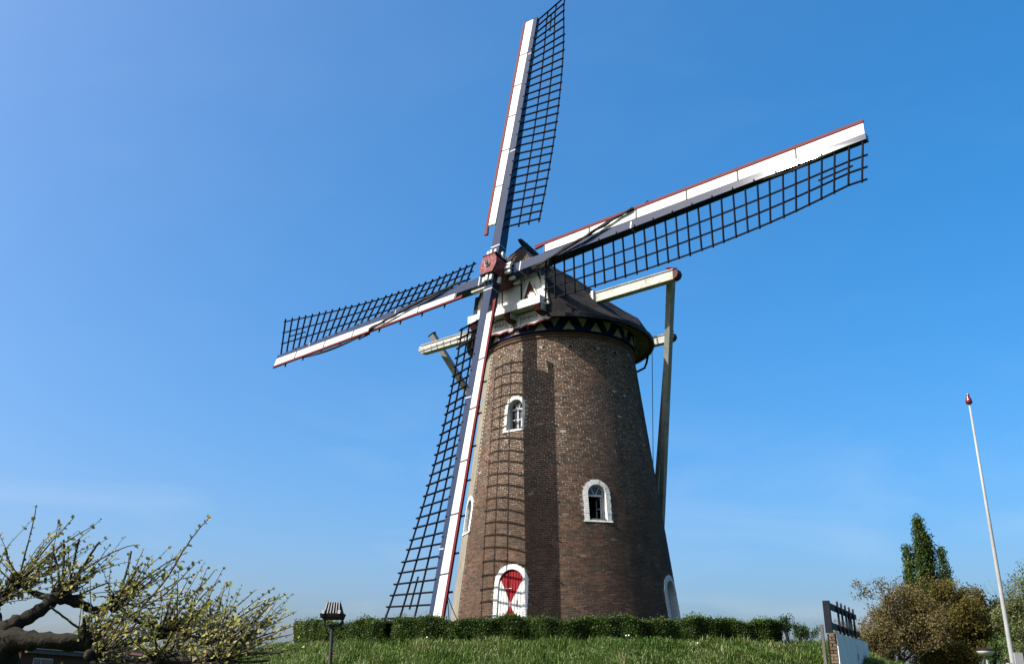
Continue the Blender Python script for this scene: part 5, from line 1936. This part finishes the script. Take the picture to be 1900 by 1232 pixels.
SHOOTS = [[[-3.384, 7.85, 1.957], [-3.21, 7.8, 2.059], [-2.938, 7.75, 2.21], [-2.665, 7.7, 2.357], [-2.506, 7.68, 2.425]], [[-3.043, 7.9, 2.106], [-2.821, 7.9, 2.377], [-2.678, 7.85, 2.583], [-2.57, 7.85, 2.777], [-2.458, 7.8, 2.891]], [[-3.774, 8.2, 2.35], [-3.536, 8.1, 2.527], [-3.29, 8.0, 2.646], [-3.133, 8.0, 2.698]], [[-3.754, 8.2, 2.363], [-3.772, 8.2, 2.583], [-3.799, 8.2, 2.798]], [[-3.713, 8.2, 2.385], [-3.686, 8.2, 2.583], [-3.682, 8.2, 2.784]], [[-3.694, 8.2, 2.406], [-3.573, 8.15, 2.577], [-3.463, 8.1, 2.757]], [[-3.768, 8.2, 2.363], [-3.856, 8.25, 2.566], [-3.918, 8.25, 2.746]], [[-4.205, 8.35, 2.466], [-4.189, 8.35, 2.76], [-4.151, 8.3, 3.053]], [[-4.203, 8.35, 2.452], [-4.334, 8.4, 2.607], [-4.406, 8.4, 2.744]], [[-4.182, 8.35, 2.466], [-3.998, 8.3, 2.73], [-3.779, 8.2, 2.935]], [[-4.162, 8.35, 2.479], [-3.835, 8.2, 2.717], [-3.537, 8.1, 2.887]], [[-3.371, 8.4, 2.284], [-3.323, 8.4, 2.494], [-3.295, 8.4, 2.689]], [[-3.366, 8.4, 2.284], [-3.24, 8.3, 2.438], [-3.182, 8.3, 2.581]], [[-3.349, 8.4, 2.292], [-3.047, 8.3, 2.528], [-2.735, 8.2, 2.681]], [[-3.349, 8.4, 2.292], [-3.158, 8.5, 2.481], [-2.92, 8.5, 2.642]], [[-3.124, 8.9, 2.055], [-3.035, 8.9, 2.31], [-2.942, 8.9, 2.547]], [[-3.114, 8.9, 2.055], [-2.917, 8.9, 2.334], [-2.662, 8.8, 2.583]], [[-2.965, 8.85, 2.071], [-2.788, 8.8, 2.325], [-2.604, 8.8, 2.498]], [[-2.802, 9.2, 2.028], [-2.748, 9.2, 2.214], [-2.715, 9.2, 2.373]], [[-2.793, 9.2, 2.033], [-2.606, 9.2, 2.286], [-2.388, 9.1, 2.48]], [[-2.788, 9.2, 2.033], [-2.426, 9.1, 2.254], [-2.068, 9.0, 2.385]], [[-2.654, 9.3, 2.004], [-2.348, 9.2, 2.214], [-2.189, 9.2, 2.392]], [[-2.568, 9.4, 1.975], [-2.284, 9.4, 2.081], [-2.05, 9.4, 2.134]], [[-2.568, 9.4, 1.975], [-2.346, 9.4, 2.202], [-2.192, 9.4, 2.315]], [[-2.176, 7.4, 1.778], [-1.921, 7.3, 1.861], [-1.636, 7.2, 2.005]], [[-2.176, 7.4, 1.778], [-1.983, 7.4, 1.827], [-1.688, 7.4, 1.857]], [[-3.356, 7.85, 1.969], [-3.008, 7.7, 2.094], [-2.701, 7.6, 2.247], [-2.476, 7.5, 2.438]]]

LIMBS['G'] = [[-4.55, 8.05, 1.95, 0.15], [-4.9, 7.95, 2.1, 0.10], [-5.25, 7.85, 2.25, 0.08], [-5.6, 7.8, 2.3, 0.07]]
LIMBS['H'] = [[-4.55, 8.0, 2.0, 0.12], [-4.85, 7.6, 2.3, 0.09], [-5.1, 7.35, 2.45, 0.07]]
LIMBS['I'] = [[-4.6, 8.1, 2.0, 0.12], [-4.9, 8.4, 2.3, 0.09], [-5.2, 8.6, 2.5, 0.07]]
KNUCKLES += [[-5.25, 7.85, 2.28], [-5.6, 7.8, 2.33], [-5.1, 7.35, 2.48], [-5.2, 8.6, 2.52], [-4.85, 7.6, 2.34], [-4.75, 7.9, 2.2]]
mb = MB()
mb.tube([(-4.42, 8.1, -0.1), (-4.40, 8.1, 0.6), (-4.42, 8.07, 1.3), (LIMBS['A'][0][0], LIMBS['A'][0][1], LIMBS['A'][0][2]), (LIMBS['A'][1][0] - 0.06, LIMBS['A'][1][1], LIMBS['A'][1][2] + 0.04)], [0.30, 0.22, 0.20, 0.21, 0.12], 14)
mb.build('trunk', BARK, lime, smooth=True)
for k in LIMBS:
    mb = MB()
    pts = [V3(*q[:3]) for q in LIMBS[k]]
    rad_ = [q[3] for q in LIMBS[k]]
    P_ = catmull(pts, 5)
    rr2 = np.interp(np.linspace(0, 1, len(P_)), np.linspace(0, 1, len(rad_)), rad_)
    rr2 = rr2 * 0.66 * (1 + 0.14 * np.sin(np.arange(len(P_)) * 1.9) + rng.normal(0, 0.03, len(P_)))
    mb.tube(P_, rr2, 11)
    mb.build('limb', BARK, lime, smooth=True)
for c in KNUCKLES:                              # swollen pollard heads
    mb = MB()
    for j in range(5):
        cc = V3(*c) + rng.normal(0, 0.028, 3)
        mb.lathe(cc, [(0.010, -0.04), (0.032, -0.028), (0.044, 0), (0.036, 0.028), (0.011, 0.04)], 9, unit(rng.normal(0, 1, 3)))
    mb.build('knuckle', BARK, lime, smooth=True)

leaf_me = None
leaf_pts = []                                   # (position, direction along the shoot)
paths = []
for s in SHOOTS:
    P_ = catmull(s, 5)
    thick = 0.0115 if len(s) == 3 and np.linalg.norm(V3(*s[-1]) - V3(*s[0])) < 0.50 else 0.0095
    paths.append((P_, thick, thick > 0.011))
for c in KNUCKLES:
    for j in range(30):
        ln = rng.uniform(0.18, 0.70)
        dv = unit(V3(rng.normal(0.62, 0.45) - (1.1 * (c[0] < -4.7)), rng.normal(-0.05, 0.45), rng.uniform(0.02, 0.95)))
        c0 = V3(*c) + rng.normal(0, 0.03, 3)
        pts = [c0, c0 + dv * ln * 0.5 + rng.normal(0, 0.02, 3), c0 + dv * ln + V3(0, 0, 0.05 * ln) + rng.normal(0, 0.03, 3)]
        cut = rng.random() < 0.22
        if cut:
            pts[2] = c0 + dv * ln * 0.6
            pts[1] = c0 + dv * ln * 0.32
        paths.append((catmull(pts, 4), rng.uniform(0.008, 0.011) if cut else rng.uniform(0.004, 0.0075), cut))
for k in ('C', 'D', 'F'):                       # thin side twigs along the low limbs
    pts = catmull([V3(*q[:3]) for q in LIMBS[k]], 5)
    for j in range(26):
        c0 = pts[rng.integers(3, len(pts))]
        dv = unit(V3(rng.normal(0.5, 0.6), rng.normal(0, 0.5), rng.normal(0.35, 0.45)))
        ln = rng.uniform(0.2, 0.5)
        paths.append((catmull([c0, c0 + dv * ln * 0.5 + rng.normal(0, .03, 3), c0 + dv * ln], 4), rng.uniform(0.003, 0.006), False))
for P_, thick, cut in paths:
    mb = MB()
    kk = len(P_)
    wob = P_ + np.cumsum(rng.normal(0, 0.004, P_.shape), 0) * (np.linspace(0, 1, kk)[:, None])
    mb.tube(wob, np.linspace(thick, thick * (0.8 if cut else 0.35), kk), 6)
    mb.build('shoot', TWIG, lime)
    Ls = np.linalg.norm(np.diff(wob, axis=0), axis=1).sum()
    cum = np.concatenate([[0], np.cumsum(np.linalg.norm(np.diff(wob, axis=0), axis=1))])
    for t in np.arange(0.10 if not cut else 0.06, Ls + 0.001, 0.056):
        p = V3(*[np.interp(t, cum, wob[:, i]) for i in range(3)])
        dv = unit(wob[min(kk - 1, int(t / Ls * kk) + 1)] - wob[max(0, int(t / Ls * kk) - 1)])
        if rng.random() < 0.86:
            leaf_pts.append((p, dv, 1))
        if rng.random() < 0.62:
            leaf_pts.append((p, dv, -1))
    if not cut:
        leaf_pts.append((wob[-1], unit(wob[-1] - wob[-2]), 0))

# a young leaf: folded along the midrib, pointed, on a short stalk
mb = MB()
out = [(0.0, 0.10), (0.30, 0.26), (0.42, 0.52), (0.26, 0.82), (0.0, 1.05)]
vs = [(0, 0, 0), (0.02, 0.10, 0)] + [(0, y, -0.05) for y in (0.10, 0.40, 0.75, 1.05)]
L_ = [(x, y, 0.16 * x / 0.42) for x, y in out[1:4]]
R_ = [(-x, y, 0.16 * x / 0.42) for x, y in out[1:4]]
V_ = [(0, 0, 0.02), (0, 0.10, -0.02), (0, 0.52, -0.05), (0, 1.05, 0.02)] + L_ + R_
mb.add(V_, [(1, 4, 5, 2), (2, 5, 6, 3), (1, 2, 8, 7), (2, 3, 9, 8)])
mb.add([(0.02, -0.18, 0.05), (-0.02, -0.18, 0.05), (0, 0.12, -0.02)], [(0, 1, 2)])
tmpo = mb.build('leaf', LIME)
leaf_me = tmpo.data
bpy.data.objects.remove(tmpo)
base_v = np.array([v.co[:] for v in leaf_me.vertices])
base_f = [tuple(p.vertices) for p in leaf_me.polygons]
mats_ = []
for p, dv, sd in leaf_pts:
    sidev = unit(np.cross(dv, rng.normal(0, 1, 3)))
    yv = unit(dv * rng.uniform(0.25, 0.9) + sidev * (0.9 if sd else 0.2) * (sd or 1) + V3(0, 0, rng.uniform(-0.45, 0.25)))
    xv = unit(np.cross(yv, rng.normal(0, 0.6, 3) + V3(0, 0, 1)))
    zv = np.cross(xv, yv)
    s = rng.uniform(0.018, 0.042) * (1.0 if rng.random() < 0.88 else 1.4)
    mats_.append((p, xv * s, yv * s, zv * s))
dep_ = np.array([m_[0][1] - 0.6 * np.linalg.norm(m_[2]) * 40 for m_ in mats_])
od = np.argsort(dep_)
for i in od[:300]:
    p, xv, yv, zv = mats_[i]
    place('leaf', leaf_me, lime, frame_matrix(p, xv, yv, zv))
allv = []
for i in od[300:]:
    p, xv, yv, zv = mats_[i]
    allv.append(p + base_v[:, :1] * xv + base_v[:, 1:2] * yv + base_v[:, 2:3] * zv)
o = np_mesh('leaves', np.concatenate(allv), len(base_v), base_f, LIME, lime)
o['kind'] = 'stuff'
